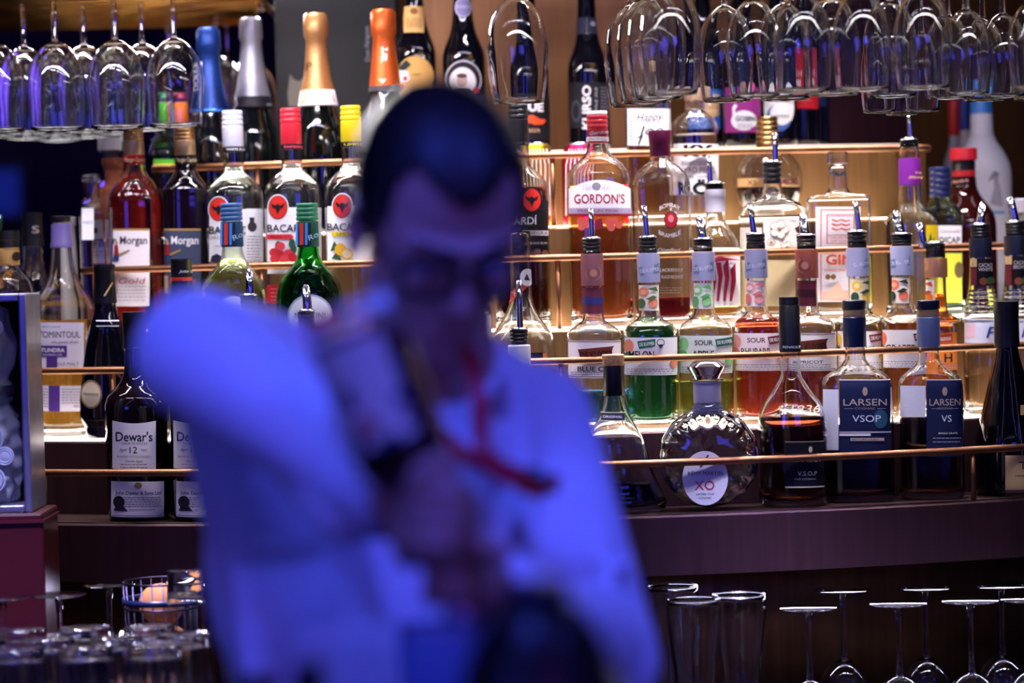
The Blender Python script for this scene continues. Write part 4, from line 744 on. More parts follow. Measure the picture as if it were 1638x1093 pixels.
for cx, yt, c1, c2, lab in ((1532, 160, '#c02020', '#b8b4c0', 'slim bottle with red neck sleeve behind the frosted vodka'), (1549, 152, '#182a80', '#c8b8c8', 'slim bottle with dark blue neck sleeve half hidden by the frosted vodka')):
    b = B('spirit_bottle', lab, cx, 3, .405 if cx < 1540 else .348, [(yt + 8, 16), (yt + 60, 18), (230, 20), (262, 38), (490, 40)], cy_=400, kind='frosted', glass=c2); b.cap(M('plastic', c1), [(yt, 19), (yt + 56, 21)], 'neck_sleeve')
b = B('vodka_bottle', 'pale grey-capped clear bottle at the far right behind the cacao bottles', 1636, 3, .10, [(322, 34), (344, 36), (352, 44), (372, 50), (490, 50)], cy_=420, liq=('#e6e6ee', 360)); b.cap(M('plastic', '#b8b2c0'), [(318, 38), (340, 38)], 'cap')
# ======== fourth tier
def champagne(cx, lab, y0, dk_, foil, prof, off, lblf):
    b = B('champagne_bottle', lab, cx, 4, off, [(y0 + 4, 24), (y0 + 130, 46), (y0 + 160, 60), (y0 + 185, 74), (y0 + 215, 81), (y0 + 245, 84), (355, 84)], kind='dark', glass=dk_, cy_=280, group='foil-topped sparkling wine bottles on the fourth tier')
    b.cap(M('foil', foil), [(y, w_) for y, w_ in prof], 'foil'); lblf(b); return b
def lb1(b):
    b.cap(M('foil', '#2a62c8'), [(174, 59), (180, 62)], 'foil_edge'); b.label([('D', '#e6e2ea', 318, 171, 11, 13), ('D', '#3a4a8a', 318, 171, 9.5, 11.5), ('D', '#e6e2ea', 318, 171, 8, 10), ('P', '#c23a3a', [(312, 171), (318, 163), (324, 171), (318, 179)])], 'seal', eps=.0035); b.label([('T', '#d8d2e0', 'DOLCE', 321, 122, 9, 46, {'rot': 90})], 'foil_print', eps=.0045)
champagne(340, 'sparkling wine bottle with royal blue foil top', 44, '#07070c', '#0e2f74', [(44, 30), (49, 37), (78, 40), (85, 33), (110, 36), (145, 46), (176, 60)], .05, lb1)
def lb2(b):
    b.cap(M('paper', '#15131c'), [(154, 57.5), (173, 63)], 'neck_band'); b.label([('T', '#e6e2ee', 'POL ROGER', 408, 164, 8, 50)], 'band_print', eps=.005); b.label([('D', '#c9c6d2', 375, 163, 9, 13), ('D', '#3a3a4a', 375, 163, 7.5, 11), ('D', '#c9c6d2', 375, 163, 5, 8)], 'seal', eps=.006); b.label([('T', '#3a3844', 'POL ROGER', 381, 110, 6, 52, {'rot': 88})], 'foil_print', eps=.003)
champagne(408, 'sparkling wine bottle with silver foil top and black neck band', 28, '#06090a', '#8f8d9c', [(28, 26), (31, 35), (60, 38), (67, 32), (100, 38), (140, 50), (154, 57), (172, 62)], .135, lb2)
def lb3(b):
    b.cap(M('paper', '#e0d6dc'), [(144, 55), (170, 64)], 'neck_band'); b.label([('R', '#9a1c3c', 491, 149, 540, 163), ('T', '#f0e6ea', 'Perrier', 507, 156, 8, 30, {'bold': .02}), ('D', '#b09a6a', 486, 154, 8, 11), ('D', '#d8cab0', 486, 154, 5.5, 8)], 'band_print', eps=.0045); b.label([('T', '#4a3020', 'JP', 493, 106, 13, 14, {'shear': .2})], 'foil_print', eps=.003)
champagne(512, 'sparkling wine bottle with gold foil top and crimson neck band', 21, '#060907', '#b07c4c', [(21, 30), (25, 37), (40, 40), (57, 40), (65, 33), (90, 36), (125, 45), (146, 55)], .05, lb3)
def lb4(b):
    b.cap(M('paper', '#3a3238'), [(137, 51), (148, 54)], 'neck_band'); b.label([('T', '#f4eae6', 'i heart', 612, 98, 12, 46, {'rot': 87, 'shear': .25, 'bold': .02}), ('D', '#f4eae6', 610, 126, 3, 3), ('D', '#f4eae6', 615, 126, 3, 3), ('P', '#f4eae6', [(607, 127), (618, 127), (612.5, 134)])], 'foil_print', eps=.003)
champagne(620, 'sparkling wine bottle with copper-orange foil top beside the head', 15, '#08080a', '#c85820', [(15, 32), (20, 40), (52, 41), (61, 35), (90, 40), (120, 47), (138, 51)], .05, lb4)
for cx, c1, c2, off, lab in ((268, '#58b83a', '#3aa050', .105, 'small alcopop bottle with green neck label'), (296, '#e8742a', '#f0a030', .167, 'small alcopop bottle with pink crown cap and orange neck label')):
    b = B('alcopop_bottle', lab, cx - 2, 4, off, [(152, 18), (196, 24), (215, 30), (235, 48), (250, 55), (355, 55)], cy_=270, liq=(c2, 190)); crowncap(b, '#d85a7a' if cx > 280 else '#4ab08a', 149, 158, 29); b.cap(M('paper', c1), [(164, 25), (195, 27)], 'neck_label')
    b.label([('R', c1, cx - 22, 255, cx + 20, 262), ('R', '#e8d040', cx - 22, 262, cx + 20, 268)])
b = B('liqueur_bottle', 'small dark bottle with pale label between the red-capped and yellow-capped rum', 508, 4, .165, [(262, 22), (268, 40), (278, 46), (355, 46)], kind='dark', glass='#1a0c10', cy_=310); b.label([('R', '#d8d0cc', 498, 277, 522, 342), ('L', '#8a8088', 502, 518, 290, 336, 8)])
b = B('gin_bottle', 'clear square bottle with white script label and amber drink at its foot', 1038, 4, .05, [(112, 30), (134, 34), (142, 60), (150, 72), (250, 72), (350, 72)], cy_=250, n=5, dr=.8, liq=('#d8a060', 236)); b.cap(M('cork', '#b98a63'), [(100, 34), (116, 34)], 'stopper')
b.label([('R', WH, 1004, 174, 1073, 233), ('T', '#1c1820', 'Happy', 1040, 187, 13, 40, {'shear': .35, 'rot': 3}), ('T', '#1c1820', 'Joe', 1042, 208, 15, 38, {'shear': .35, 'rot': 3}), ('L', '#6a646c', 1008, 1014, 190, 222, 8), ('P', '#1c1820', [(1021, 231), (1026, 216), (1029, 217), (1023, 232)])])
b = B('gin_bottle', 'clear round-shouldered gin bottle with cork and large black block letters', 1112, 4, .05, [(160, 28), (177, 30), (181, 40), (188, 58), (196, 70), (206, 75), (250, 75), (350, 74)], cy_=250, liq=('#f2e6da', 214)); b.cap(M('cork', '#c9a68c'), [(141, 31), (160, 31), (162, 28), (175, 28)], 'stopper')
b.label([('R', WH, 1077, 230, 1149, 312), ('T', '#121016', 'KY', 1117, 241, 18, 46, {'bold': .04}), ('L', '#5a545c', 1090, 1136, 258, 263, 3), ('T', '#7a4a4a', 'KYRÖ PINK', 1115, 272, 9, 54), ('T', '#4a444c', '38.2% 500ML', 1113, 283, 4, 40), ('T', '#121016', 'RÖ', 1112, 301, 19, 46, {'bold': .04})])
b = B('raspberry_liqueur_bottle', 'ball-shaped bottle of dark berry liqueur with gold crown stopper', 1229, 4, .07, [(238, 46), (244, 62), (254, 84), (268, 102), (284, 109), (300, 109), (316, 102), (330, 88), (342, 66), (350, 50)], cy_=290, liq=('#1c0410', 300), dr=.9)
b.cap(M('metal', '#b08a5a', rough=.3), [(187, 34), (210, 36), (236, 36)], 'stopper', rib=6); b.label([('R', '#c9a06a', 1180, 285, 1278, 299), ('T', '#3a1420', 'XS', 1203, 292, 8, 14), ('T', '#6a1440', 'CHAMBORD', 1256, 290, 9, 40, {'bold': .02})], 'gold_band')
for cx, c, lab in ((858, '#e0b01c', 'small yellow and white striped can behind the dark rum'), (926, '#c2285a', 'small raspberry pink and white striped can behind the pink gin')):
    b = B('drink_can', lab, cx, 4, .06, [(231, 40), (236, 44), (250, 52), (262, 54), (350, 54)], kind='metal', glass=c, rough=.35, cy_=290, body='can_body'); b.cap(M('metal', '#c9c9d4'), [(229, 38), (231.5, 41)], 'lid')
    b.label([('P', '#f0e8ec', [(cx + 5 * k - .8, 238), (cx + 5 * k + .8, 238), (cx + 6.4 * k + 1, 262), (cx + 6.4 * k - 1, 262)]) for k in range(-3, 4)] + [('R', '#f0e8ec', cx + 6.4 * k - .9, 262, cx + 6.4 * k + .9, 345) for k in range(-3, 4)], 'stripes')
# ======== top tier: beers
def beer(cx, w_, lab, items, off=.045, glass='#07070e', neck=None, ysh=88, top=-30):
    b = B('beer_bottle', lab, cx, 5, off, [(top, 24), (top + 30, 28), (ysh - 60, 32), (ysh - 35, 40), (ysh - 15, w_ * .82), (ysh, w_ - 2), (ysh + 12, w_), (225, w_)], kind='dark', glass=glass, cy_=170, group='dark beer bottles along the top tier'); crowncap(b, '#a08a50', top - 6, top + 4, 30)
    if items: b.label(items)
    if neck: b.label(neck, 'neck_label', eps=.0006)
    return b
beer(667, 64, 'dark blue beer bottle with cream round label and letter B', [('D', '#d9a860', 664, 122, 30, 32), ('R', '#d9a860', 636, 122, 692, 160), ('P', '#2a3a3c', [(637, 108), (650, 96), (658, 104), (644, 116)]), ('T', '#f2ecf4', 'B', 648, 122, 18, 16, {'bold': .05}), ('D', '#c23040', 649, 126, 3, 4), ('T', '#6a4a2a', '1887', 667, 120, 4, 14), ('D', '#c02a40', 643, 140, 5, 5)], ysh=78, neck=[('R', '#d8a868', 646, 10, 678, 52), ('D', '#8a5a30', 662, 18, 6, 5), ('L', '#6a4626', 650, 674, 30, 42, 4)])
beer(744, 68, 'dark beer bottle with oval portrait label and round lilac neck seal', [('D', '#cfc8d2', 741, 128, 29, 31), ('D', '#221c28', 741, 128, 27, 29), ('D', '#d8d2d8', 740, 131, 21, 23), ('P', '#3a3440', [(722, 154), (730, 143), (750, 143), (760, 154)]), ('D', '#b89a90', 739, 130, 8, 11), ('D', '#4a3a38', 739, 122, 8, 4), ('D', '#b02a40', 760, 146, 5, 5), ('T', '#5a6aa8', 'STONS', 755, 158, 8, 34)], ysh=86, neck=[('D', '#c9c2d8', 741, 12, 13, 16), ('D', '#8f86b8', 741, 12, 11, 14), ('T', '#e6e0f2', 'STONS', 741, 11, 5, 20)])
beer(846, 66, 'black beer bottle with orange moustache label right of the hanging glass', [('R', '#17141c', 818, 150, 880, 225), ('T', '#f0ecf2', 'DUE', 850, 171, 14, 38, {'bold': .05}), ('P', '#e0502a', [(840, 200), (843, 186), (852, 184), (862, 190), (873, 192), (868, 199), (856, 200), (848, 197)]), ('T', '#d8b08a', 'BEER', 854, 209, 6, 20)], ysh=110)
beer(942, 66, 'slim dark blue beer bottle with white vertical lettering on black label', [('R', '#1a1a22', 911, 132, 974, 205), ('D', '#3a3c48', 922, 178, 8, 18), ('D', '#1a1a22', 922, 178, 5, 12), ('T', '#eceaf2', 'KURSO', 938, 172, 13, 70, {'rot': 90, 'bold': .03}), ('T', '#b8b6c4', 'PALE ALE', 953, 160, 4, 40, {'rot': 90}), ('L', '#9a98a8', 960, 972, 140, 196, 12)], ysh=104, neck=[('R', '#2a2a3c', 922, 28, 956, 54), ('R', '#6a6a84', 938, 28, 939, 54), ('D', '#8a8aa8', 948, 38, 4, 4)])
beer(1126, 60, 'beer bottle with blue label and gold shield behind the cork-topped gin', [('R', '#2a5ab0', 1098, 144, 1152, 206), ('P', '#c9a070', [(1128, 152), (1146, 152), (1150, 160), (1150, 184), (1138, 190), (1126, 184)]), ('T', '#f0e6da', 'CHIMAY', 1138, 178, 5, 20), ('P', '#f0e6da', [(1133, 158), (1137, 158), (1137, 170), (1133, 170)])], off=.10)
beer(1187, 60, 'beer bottle with magenta label and white swan drawing', [('R', '#8a2a7a', 1160, 140, 1216, 212), ('D', '#5a7a3a', 1192, 144, 12, 12), ('D', '#c9508a', 1200, 138, 7, 6), ('D', '#e6e2ec', 1190, 193, 20, 16), ('P', '#e6e2ec', [(1173, 196), (1172, 172), (1176, 166), (1180, 170), (1176, 176), (1180, 190)]), ('T', '#1c1820', 'GOSEN', 1192, 190, 8, 30, {'bold': .03}), ('L', '#6a646c', 1180, 1204, 198, 204, 3)])
beer(1246, 58, 'beer bottle with oval cream label with blue sweep', [('D', '#e9e6e8', 1246, 172, 24, 38), ('D', '#3a5a9a', 1246, 188, 20, 22), ('D', '#e9e6e8', 1250, 182, 18, 18), ('T', '#1c1a24', 'Weihen', 1246, 158, 10, 40, {'bold': .02}), ('T', '#2a2a3a', 'WEISSBIER', 1250, 186, 4.5, 24)])
beer(1282, 56, 'beer bottle with tall red label behind the oval-labelled one', [('R', '#c01c2c', 1262, 78, 1308, 174), ('T', '#f4e6ea', 'LOVE', 1284, 118, 9, 28), ('T', '#f4e6ea', 'PRI', 1282, 134, 11, 20, {'bold': .04}), ('L', '#e0808a', 1270, 1298, 148, 160, 3)], off=.105, ysh=76)
beer(1303, 46, 'navy beer bottle at the right end of the top-tier row', [('R', '#1c2a5a', 1284, 100, 1322, 170), ('D', '#b09a70', 1304, 152, 8, 8)], off=.165, glass='#0a0c20')
# ------------------------------------------------------------------ hanging stemware and its rack
def wine_mesh(h, a, rim, stem, foot):
    """bowl, stem and foot as they hang: foot at z = 0, rim at z = -(stem + h)"""
    z0 = -stem; t = .0013
    q = np.linspace(0, 1, 26); r = pchip([0, .03, .12, .3, .5, .75, 1], [.05, .28, .6, .9, 1, .95, rim], q) * a
    out = [(z0 - f * h, float(x)) for f, x in zip(q, r)]; inn = [(z0 - f * h - (.004 if i == 0 else 0), max(.001, float(x) - t)) for i, (f, x) in enumerate(zip(q, r))]
    mb = MB(); prof = out + [(out[-1][0] - .0004, out[-1][1] - t / 2)] + inn[::-1]; prof = prof[::-1]; mb.lathe(prof, 40, True); bowl = mb
    mb = MB(); s = [(-stem - .0015, .0062), (-stem + .004, .0046), (-stem * .6, .0036), (-stem * .2, .004), (-.004, .0065)]; mb.lathe(s, 16, True); st = mb
    mb = MB(); mb.lathe([(-.0052, .006), (-.0035, foot * .4), (-.0018, foot * .97), (-.0009, foot), (0, foot * .98)], 40, True); ft = mb
    return bowl, st, ft
def make_wine(name, label, group, cat='wine glass', **k):
    r = thing(name, label, cat, (0, 0, 0), 0, group)
    for nm, mb in zip(('bowl', 'stem', 'foot'), wine_mesh(**k)): mb.build(nm, CLEAR, r, recalc=True)
    return r
def copy_thing(src, loc, rz=0.0, label=None, tilt=None):
    r = src.copy(); COL.objects.link(r); r.location = loc; r.rotation_euler = (tilt[0] if tilt else 0, tilt[1] if tilt else 0, rz)
    if label: r['label'] = label
    for ch in list(src.children):
        c = ch.copy(); COL.objects.link(c); c.parent = r
        for g in list(ch.children): d = g.copy(); COL.objects.link(d); d.parent = c
    return r
RACK_Z = 2.045
GR = 'wine glasses hanging from the right rack'; GL = 'wine glasses hanging from the left rack'
big = make_wine('wine_glass', 'large wine glass', GR, h=.152, a=.0435, rim=.82, stem=.072, foot=.036); ub = []
def bigs(px, Y, lab): hang_at(big, ub, px, Y, lab)
def hang_at(proto, used, px, Y, label=None, tilt=None):
    p = P(px, 60, Y); p.z = RACK_Z
    if not used: proto.location = p; used.append(1); proto['label'] = label or proto['label']
    else: copy_thing(proto, p, random.uniform(0, 6), label, tilt)
bigs(827, 3.89, 'large clear wine glass hanging alone, right of the bartender head')
bigs(1072, 3.80, 'nearest wine glass of the hanging line of four, rim widest'); bigs(1050, 3.89, 'second wine glass from the front in the hanging line of four')
bigs(1031, 3.98, 'third wine glass from the front in the hanging line of four'); bigs(1012, 4.07, 'hindmost wine glass in the hanging line of four')
mid = make_wine('wine_glass', 'clear wine glass hanging upside down in the crowded row at upper right', GR, h=.140, a=.0405, rim=.86, stem=.0855, foot=.035); um = []
for px, Y in ((1284, 3.80), (1378, 3.80), (1476, 3.80), (1206, 3.89), (1330, 3.89), (1160, 3.98), (1254, 3.98), (1424, 3.98)): hang_at(mid, um, px, Y)
flu = make_wine('champagne_glass', 'slim clear sparkling-wine glass hanging lower than its neighbours at upper right', GR, 'champagne glass', h=.118, a=.0275, rim=.86, stem=.125, foot=.032); uf = []
for px, Y in ((1404, 4.07), (1474, 4.07), (1440, 4.16)): hang_at(flu, uf, px, Y)
sm = make_wine('wine_glass', 'smaller clear wine glass with visible stem hanging at the far upper right', GR, h=.122, a=.035, rim=.84, stem=.108, foot=.034); us = []
for px, Y in ((1652, 3.80), (1546, 3.89), (1604, 3.98), (1516, 3.98), (1572, 4.07), (1652, 4.07)): hang_at(sm, us, px, Y)
lft = make_wine('wine_glass', 'clear wine glass hanging upside down from the gold rack at upper left', GL, h=.140, a=.0455, rim=.93, stem=.082, foot=.037); ul = []
for px, Y in ((-8, 4.33), (88, 4.33), (184, 4.33), (278, 4.33), (38, 4.42), (134, 4.42), (227, 4.42), (-10, 4.51), (86, 4.51), (182, 4.51), (38, 4.60), (132, 4.60), (88, 4.69), (182, 4.69), (345, 4.70), (402, 4.78), (268, 4.78), (362, 4.87)): hang_at(lft, ul, px, Y)
GOLD = M('metal', '#b98a4c', rough=.3)
def rack(name, label, rows, x0, x1):
    r = thing(name, label, 'glass rack', (0, 0, 0)); z = RACK_Z - .0125
    for Y in rows:
        for d in (-.0215, .0215): mb = MB(); mb.tube([(P(x0, 20, Y).x, Y + d, z), (P(x1, 20, Y).x, Y + d, z)], .0055, 12); mb.build('rod', GOLD, r)
    ya, yb = rows[0] - .03, rows[-1] + .03
    for px in (x0 + 6, x1 - 6):
        xa = P(px, 20, rows[0]).x
        mb = MB(); mb.tube([(xa, ya, z), (xa, yb, z)], .006, 10); mb.build('cross_bar', GOLD, r)
        for Y in (ya, yb): mb = MB(); mb.tube([(xa, Y, z), (xa, Y, 3.1995)], .006, 10); mb.build('hanger', GOLD, r)
rack('glass_rack', 'gold tube rack holding the hanging glasses at upper left', (4.33, 4.42, 4.51, 4.60, 4.69, 4.78, 4.87), -150, 410)
rack('glass_rack', 'gold tube rack above the picture holding the hanging glasses at upper right', (3.80, 3.89, 3.98, 4.07, 4.16), 770, 1795)
# ------------------------------------------------------------------ glassware standing on the back counter
CT = .9006
def stand(proto, used, px, y, Y, label=None, z=None):
    p = P(px, y, Y); p.z = z if z is not None else CT
    if not used: proto.location = p; used.append(1); proto['label'] = label or proto['label']; return
    copy_thing(proto, p, random.uniform(0, 6), label)
def stand_wine(label, group, h, a, rim, stem, foot):
    r = thing('wine_glass', label, 'wine glass', (0, 0, 0), 0, group); H = h + stem
    for nm, mb in zip(('bowl', 'stem', 'foot'), wine_mesh(h, a, rim, stem, foot)):
        mb.V = [v + Vector((0, 0, H + .0012)) for v in mb.V]; mb.build(nm, CLEAR, r, recalc=True)
    return r
pr = stand_wine('wine glass standing upside down under the round bar, lower right', 'upturned wine glasses at lower right', .085, .038, .85, .104, .041); u = []
for px, Y in ((1293, 3.92), (1437, 3.94), (1552, 3.95), (1646, 3.95), (1348, 4.115), (1480, 4.115), (1602, 4.115)): stand(pr, u, px, 975, Y)
pl = stand_wine('wine glass standing upside down beside the red box, lower left', 'upturned wine glasses at lower left', .11, .038, .85, .137, .038); u = []
for px, Y in ((4, 3.815), (94, 3.838), (174, 3.95)): stand(pl, u, px, 945, Y)
def tumbler_mesh(prof, t=.0028, base=.008, n=40, cut=0):
    q = np.linspace(0, 1, 30); zs = [p[0] for p in prof]; rs = [p[1] for p in prof]; Z = zs[0] + (zs[-1] - zs[0]) * q; r = pchip(zs, rs, Z)
    out = [(0, float(r[0]) * .9)] + [(float(z_) + (.002 if i == 0 else 0), float(x)) for i, (z_, x) in enumerate(zip(Z, r))]; inn = [(max(base, float(z_)), float(x) - t) for z_, x in zip(Z, r) if z_ > base]
    inn = [(base, inn[0][1] * .9)] + inn; mb = MB(); mb.lathe(out + inn[::-1], n, True)
    if cut:
        for i, v in enumerate(mb.V):
            k = i % n; ring = i // n
            if 2 < ring < 24:
                f = 1 - .03 * (k % 4 == 0); mb.V[i] = Vector((v.x * f, v.y * f, v.z))
    return mb
hb = thing('beer_glass', 'waisted clear beer glass standing by the bartender elbow, lower right', 'beer glass', (0, 0, 0), 0, 'waisted beer glasses at lower right')
tumbler_mesh([(0, .030), (.05, .029), (.10, .029), (.15, .034), (.19, .0385), (.213, .0375)], .003, .014).build('glass_body', CLEAR, hb, recalc=True); u = []
mb = MB(); mb.tube([(.0362 * math.cos(t), .0362 * math.sin(t), .2135) for t in np.linspace(0, 2 * math.pi, 33)], .0017, 8, False); mb.build('rim', CLEAR, hb)
for px, Y in ((1109, 3.86), (1182, 3.90), (1076, 4.02)): stand(hb, u, px, 965, Y)
def tumblers(label, group, spots, top):
    t = thing('tumbler', label, 'tumbler', (0, 0, 0), 0, group)
    H = .108; m0 = tumbler_mesh([(0, .034), (.02, .037), (.06, .040), (.108, .0425)], .0026, .012, 48, 1)
    m0.V = [Vector((v.x, -v.y, H + .0006 - v.z)) for v in m0.V]; m0.build('glass_body', M('glass', '#eef2fc'), t, recalc=True)
    mb = MB(); mb.tube([(.0405 * math.cos(a), .0405 * math.sin(a), .0022) for a in np.linspace(0, 2 * math.pi, 33)], .0018, 8, False); mb.build('rim', CLEAR, t)
    u = []
    for px, Y in spots: stand(t, u, px, 1050, Y, None, CT); 
    if top:
        for px, Y in top: stand(t, u, px, 1050, Y, label.replace('lower layer', 'upper layer'), CT + H + .003)
spots = [(30, 3.70), (136, 3.70), (240, 3.70), (78, 3.605), (186, 3.605), (294, 3.605), (-32, 3.605), (28, 3.51), (138, 3.51), (248, 3.51)]
tumblers('cut-glass tumbler turned upside down in the lower layer of stacked tumblers, lower left', 'stacked tumblers at lower left', spots, spots)
tg = thing('highball_glass', 'tall thick-based highball glass upside down on a tumbler beside the bartender', 'highball glass', P(300, 1050, 3.79)); tg.location.z = CT
H = P(298, 912, 3.79).z - CT; m0 = tumbler_mesh([(0, .025), (.1, .027), (H, .031)], .0024, .03, 36); m0.V = [Vector((v.x, -v.y, H - v.z)) for v in m0.V]; m0.build('glass_body', CLEAR, tg, recalc=True)
# wire basket with oranges
bk = P(262, 1000, 3.882); bk.z = CT; Hb = P(262, 930, 3.882).z - CT
wb = thing('wire_basket', 'dark wire basket holding oranges behind the tumblers', 'basket', bk)
mb = MB()
ring_ = lambda r, z_: [(r * math.cos(t), r * math.sin(t), z_) for t in np.linspace(0, 2 * math.pi, 41)]
for r, z_ in ((.056, Hb), (.055, Hb * .86), (.050, Hb * .4), (.045, .003)): mb.tube(ring_(r, z_), .0016, 8, False)
for k in range(22): t = 2 * math.pi * k / 22; mb.tube([(.045 * math.cos(t), .045 * math.sin(t), .003), (.056 * math.cos(t), .056 * math.sin(t), Hb)], .0013, 6)
for k in range(-3, 4): mb.tube([(-.04, k * .012, .003), (.04, k * .012, .003)], .0013, 6)
mb.build('wire_frame', M('metal', '#3a3648', rough=.3), wb)
mb = MB(); mb.lathe([(Hb * .88, .0574), (Hb * .915, .0578), (Hb * .915, .0573), (Hb * .88, .0569)], 40, False); mb.F += [(40 * 3 + k, 40 * 3 + (k + 1) % 40, (k + 1) % 40, k) for k in range(40)]; mb.mi += [0] * 40; mb.build('blue_band', M('plastic', '#10163a'), wb, recalc=True)
def orange(dx, dy, dz, r, lab):
    o = thing('orange', lab, 'orange', bk + Vector((dx, dy, dz)), 0, 'oranges in the wire basket')
    mb = MB(); mb.ball((0, 0, r), (r, r, r * .95), None, 24, 16); mb.build('peel', M('matte', '#b0703c'), o)
    mb = MB(); mb.ball((0, -.2 * r, 2 * r * .95), (.003, .003, .0018), None, 8, 6); mb.build('stem_end', M('matte', '#5a4a20'), o)
y0 = .0062
orange(-.003, -.006, y0, .033, 'orange at the bottom of the wire basket'); z1 = y0 + .0632
orange(-.012, .002, z1, .032, 'orange on the middle of the pile in the wire basket'); orange(.006, -.004, z1 + .0612, .033, 'orange on the upper half of the wire basket'); orange(-.004, .004, z1 + .0612 + .0632, .031, 'topmost orange showing above the wire basket rim')
# ------------------------------------------------------------------ the bartender
def fuse(mb, name, m, parent, voxel, smooth=6, post=None):
    """grow one continuous skin over the shapes in mb"""
    me = bpy.data.meshes.new(name); me.from_pydata([tuple(v) for v in mb.V], [], mb.F)
    o = bpy.data.objects.new(name, me); COL.objects.link(o)
    r = o.modifiers.new('r', 'REMESH'); r.mode = 'VOXEL'; r.voxel_size = voxel
    s = o.modifiers.new('s', 'SMOOTH'); s.iterations = smooth; s.factor = .5
    dg = bpy.context.evaluated_depsgraph_get(); m2 = bpy.data.meshes.new_from_object(o.evaluated_get(dg))
    bpy.data.objects.remove(o); bpy.data.meshes.remove(me)
    m2.name = name; m2.materials.clear(); m2.materials.append(m); m2.polygons.foreach_set('use_smooth', [True] * len(m2.polygons))
    if post: post(m2)
    o = bpy.data.objects.new(name, m2); COL.objects.link(o)
    if parent is not None: o.parent = parent
    return o
man = thing('person', 'bartender in white shirt and glasses bowing his head while pouring from a bottle', 'person', (0, 0, 0))
SKIN = M('skin', '#b98a78'); SHIRT = M('cloth', '#e6e6ec'); DARK = M('cloth', '#15151c')
hips = P(650, 1093, 2.72); hips.z = .97
chest = P(655, 850, 2.70); neck = P(694, 598, 2.665); head = P(702, 352, 2.575)
shR, elR, wrR = P(478, 640, 2.655), P(318, 566, 2.46), P(612, 776, 2.335)
shL, elL, wrL = P(852, 678, 2.70), P(962, 1042, 2.585), P(800, 962, 2.335)
# --- head frame: turned to the picture's right and bowed
HR = Matrix.Rotation(math.radians(17), 3, 'Z') @ Matrix.Rotation(math.radians(36), 3, 'X')
def hp(x, y, z): return head + HR @ Vector((x, y, z))
b = MB()
def hb_(c, r, rot=None): b.ball(hp(*c), r, HR @ rot if rot else HR, 28, 18)
hb_((0, .012, .036), (.074, .095, .083)); hb_((0, -.030, .012), (.066, .058, .066)); hb_((0, -.032, -.040), (.058, .058, .060)); hb_((0, -.048, -.075), (.042, .040, .040)); hb_((0, -.070, -.098), (.023, .019, .016))
for s in (-1, 1):
    hb_((s * .036, -.058, -.022), (.022, .022, .018)); hb_((s * .045, -.012, -.062), (.020, .038, .030))
    hb_((s * .075, .014, -.012), (.008, .019, .031), Matrix.Rotation(s * -.35, 3, 'Z')); hb_((s * .077, .006, -.034), (.007, .010, .012))
    b.capsule(hp(s * .010, -.088, .026), hp(s * .046, -.072, .024), .009, .008)
    hb_((s * .011, -.096, -.030), (.009, .010, .008))
b.capsule(hp(0, -.088, .012), hp(0, -.106, -.024), .008, .012); b.capsule(hp(-.018, -.085, -.060), hp(.018, -.085, -.060), .0065, .0065); b.capsule(hp(-.015, -.084, -.071), hp(.015, -.084, -.071), .0075, .0075)
b.capsule(neck + Vector((0, .02, -.06)), hp(0, .02, -.05), .066, .058)
# --- trunk and limbs
b.ball(chest, (.158, .095, .20), None); b.capsule(chest + Vector((0, .01, -.05)), hips, .11, .13); b.capsule(neck + Vector((0, .02, -.05)), shR, .05, .055); b.capsule(neck + Vector((0, .02, -.05)), shL, .05, .055)
b.capsule(shR, elR, .050, .040); b.capsule(elR, wrR, .041, .027); b.capsule(shL, elL, .050, .040); b.capsule(elL, wrL, .041, .027)
foot = {}
for s in (-1, 1):
    h0 = hips + Vector((s * .085, 0, -.04)); kn = Vector((hips.x + s * .11, hips.y - .02, .50)); an = Vector((hips.x + s * .12, hips.y + .02, .09))
    b.capsule(h0, kn, .085, .055); b.capsule(kn, an, .054, .036); b.capsule(an, an + Vector((0, -.02, -.05)), .036, .034); b.capsule(an + Vector((0, .03, -.05)), an + Vector((s * .02, -.16, -.058)), .034, .028); foot[s] = (h0, kn, an)
# --- right hand: four fingers round the bottle's neck, thumb up along its shoulder
def chain(pts, rs):
    for (p, q), (r0, r1) in zip(zip(pts, pts[1:]), zip(rs, rs[1:])): b.capsule(p, q, r0, r1)
pc = P(664, 828, 2.268)
b.ball(pc, (.020, .026, .044), Matrix.Rotation(.2, 3, 'Y')); b.capsule(wrR, P(646, 812, 2.285), .026, .026); b.capsule(P(656, 796, 2.266), P(672, 870, 2.262), .019, .017)
for k, (y, ex) in enumerate(((788, 8), (820, 12), (851, 8), (878, -2))):
    chain([P(664, y - 2, 2.242), P(682 + ex * .5, y - 6, 2.224), P(716 + ex, y - 3, 2.219), P(744 + ex, y + 5, 2.240), P(738 + ex, y + 9, 2.268)], [.0105, .0102, .0096, .0088, .0080])
chain([P(656, 800, 2.256), P(676, 762, 2.228), P(700, 742, 2.222), P(722, 746, 2.228)], [.014, .0125, .011, .009])
# --- left hand: a fist low round the jigger, thumb pointing away to the right
b.ball(P(752, 918, 2.285), (.022, .024, .034), Matrix.Rotation(-.3, 3, 'Y')); b.capsule(wrL, P(768, 932, 2.29), .026, .025)
for k in range(4):
    y = 892 + 20 * k; chain([P(756, y + 4, 2.262), P(732, y - 2, 2.246), P(706 - k, y, 2.250), P(692 - k, y + 4, 2.272), P(702, y + 6, 2.292)], [.0102, .0098, .0092, .0085, .0078])
chain([P(750, 900, 2.262), P(762, 868, 2.246), P(784, 874, 2.240), P(804, 890, 2.240)], [.013, .0115, .010, .0085])
body = fuse(b, 'body', SKIN, man, .0034, 4)
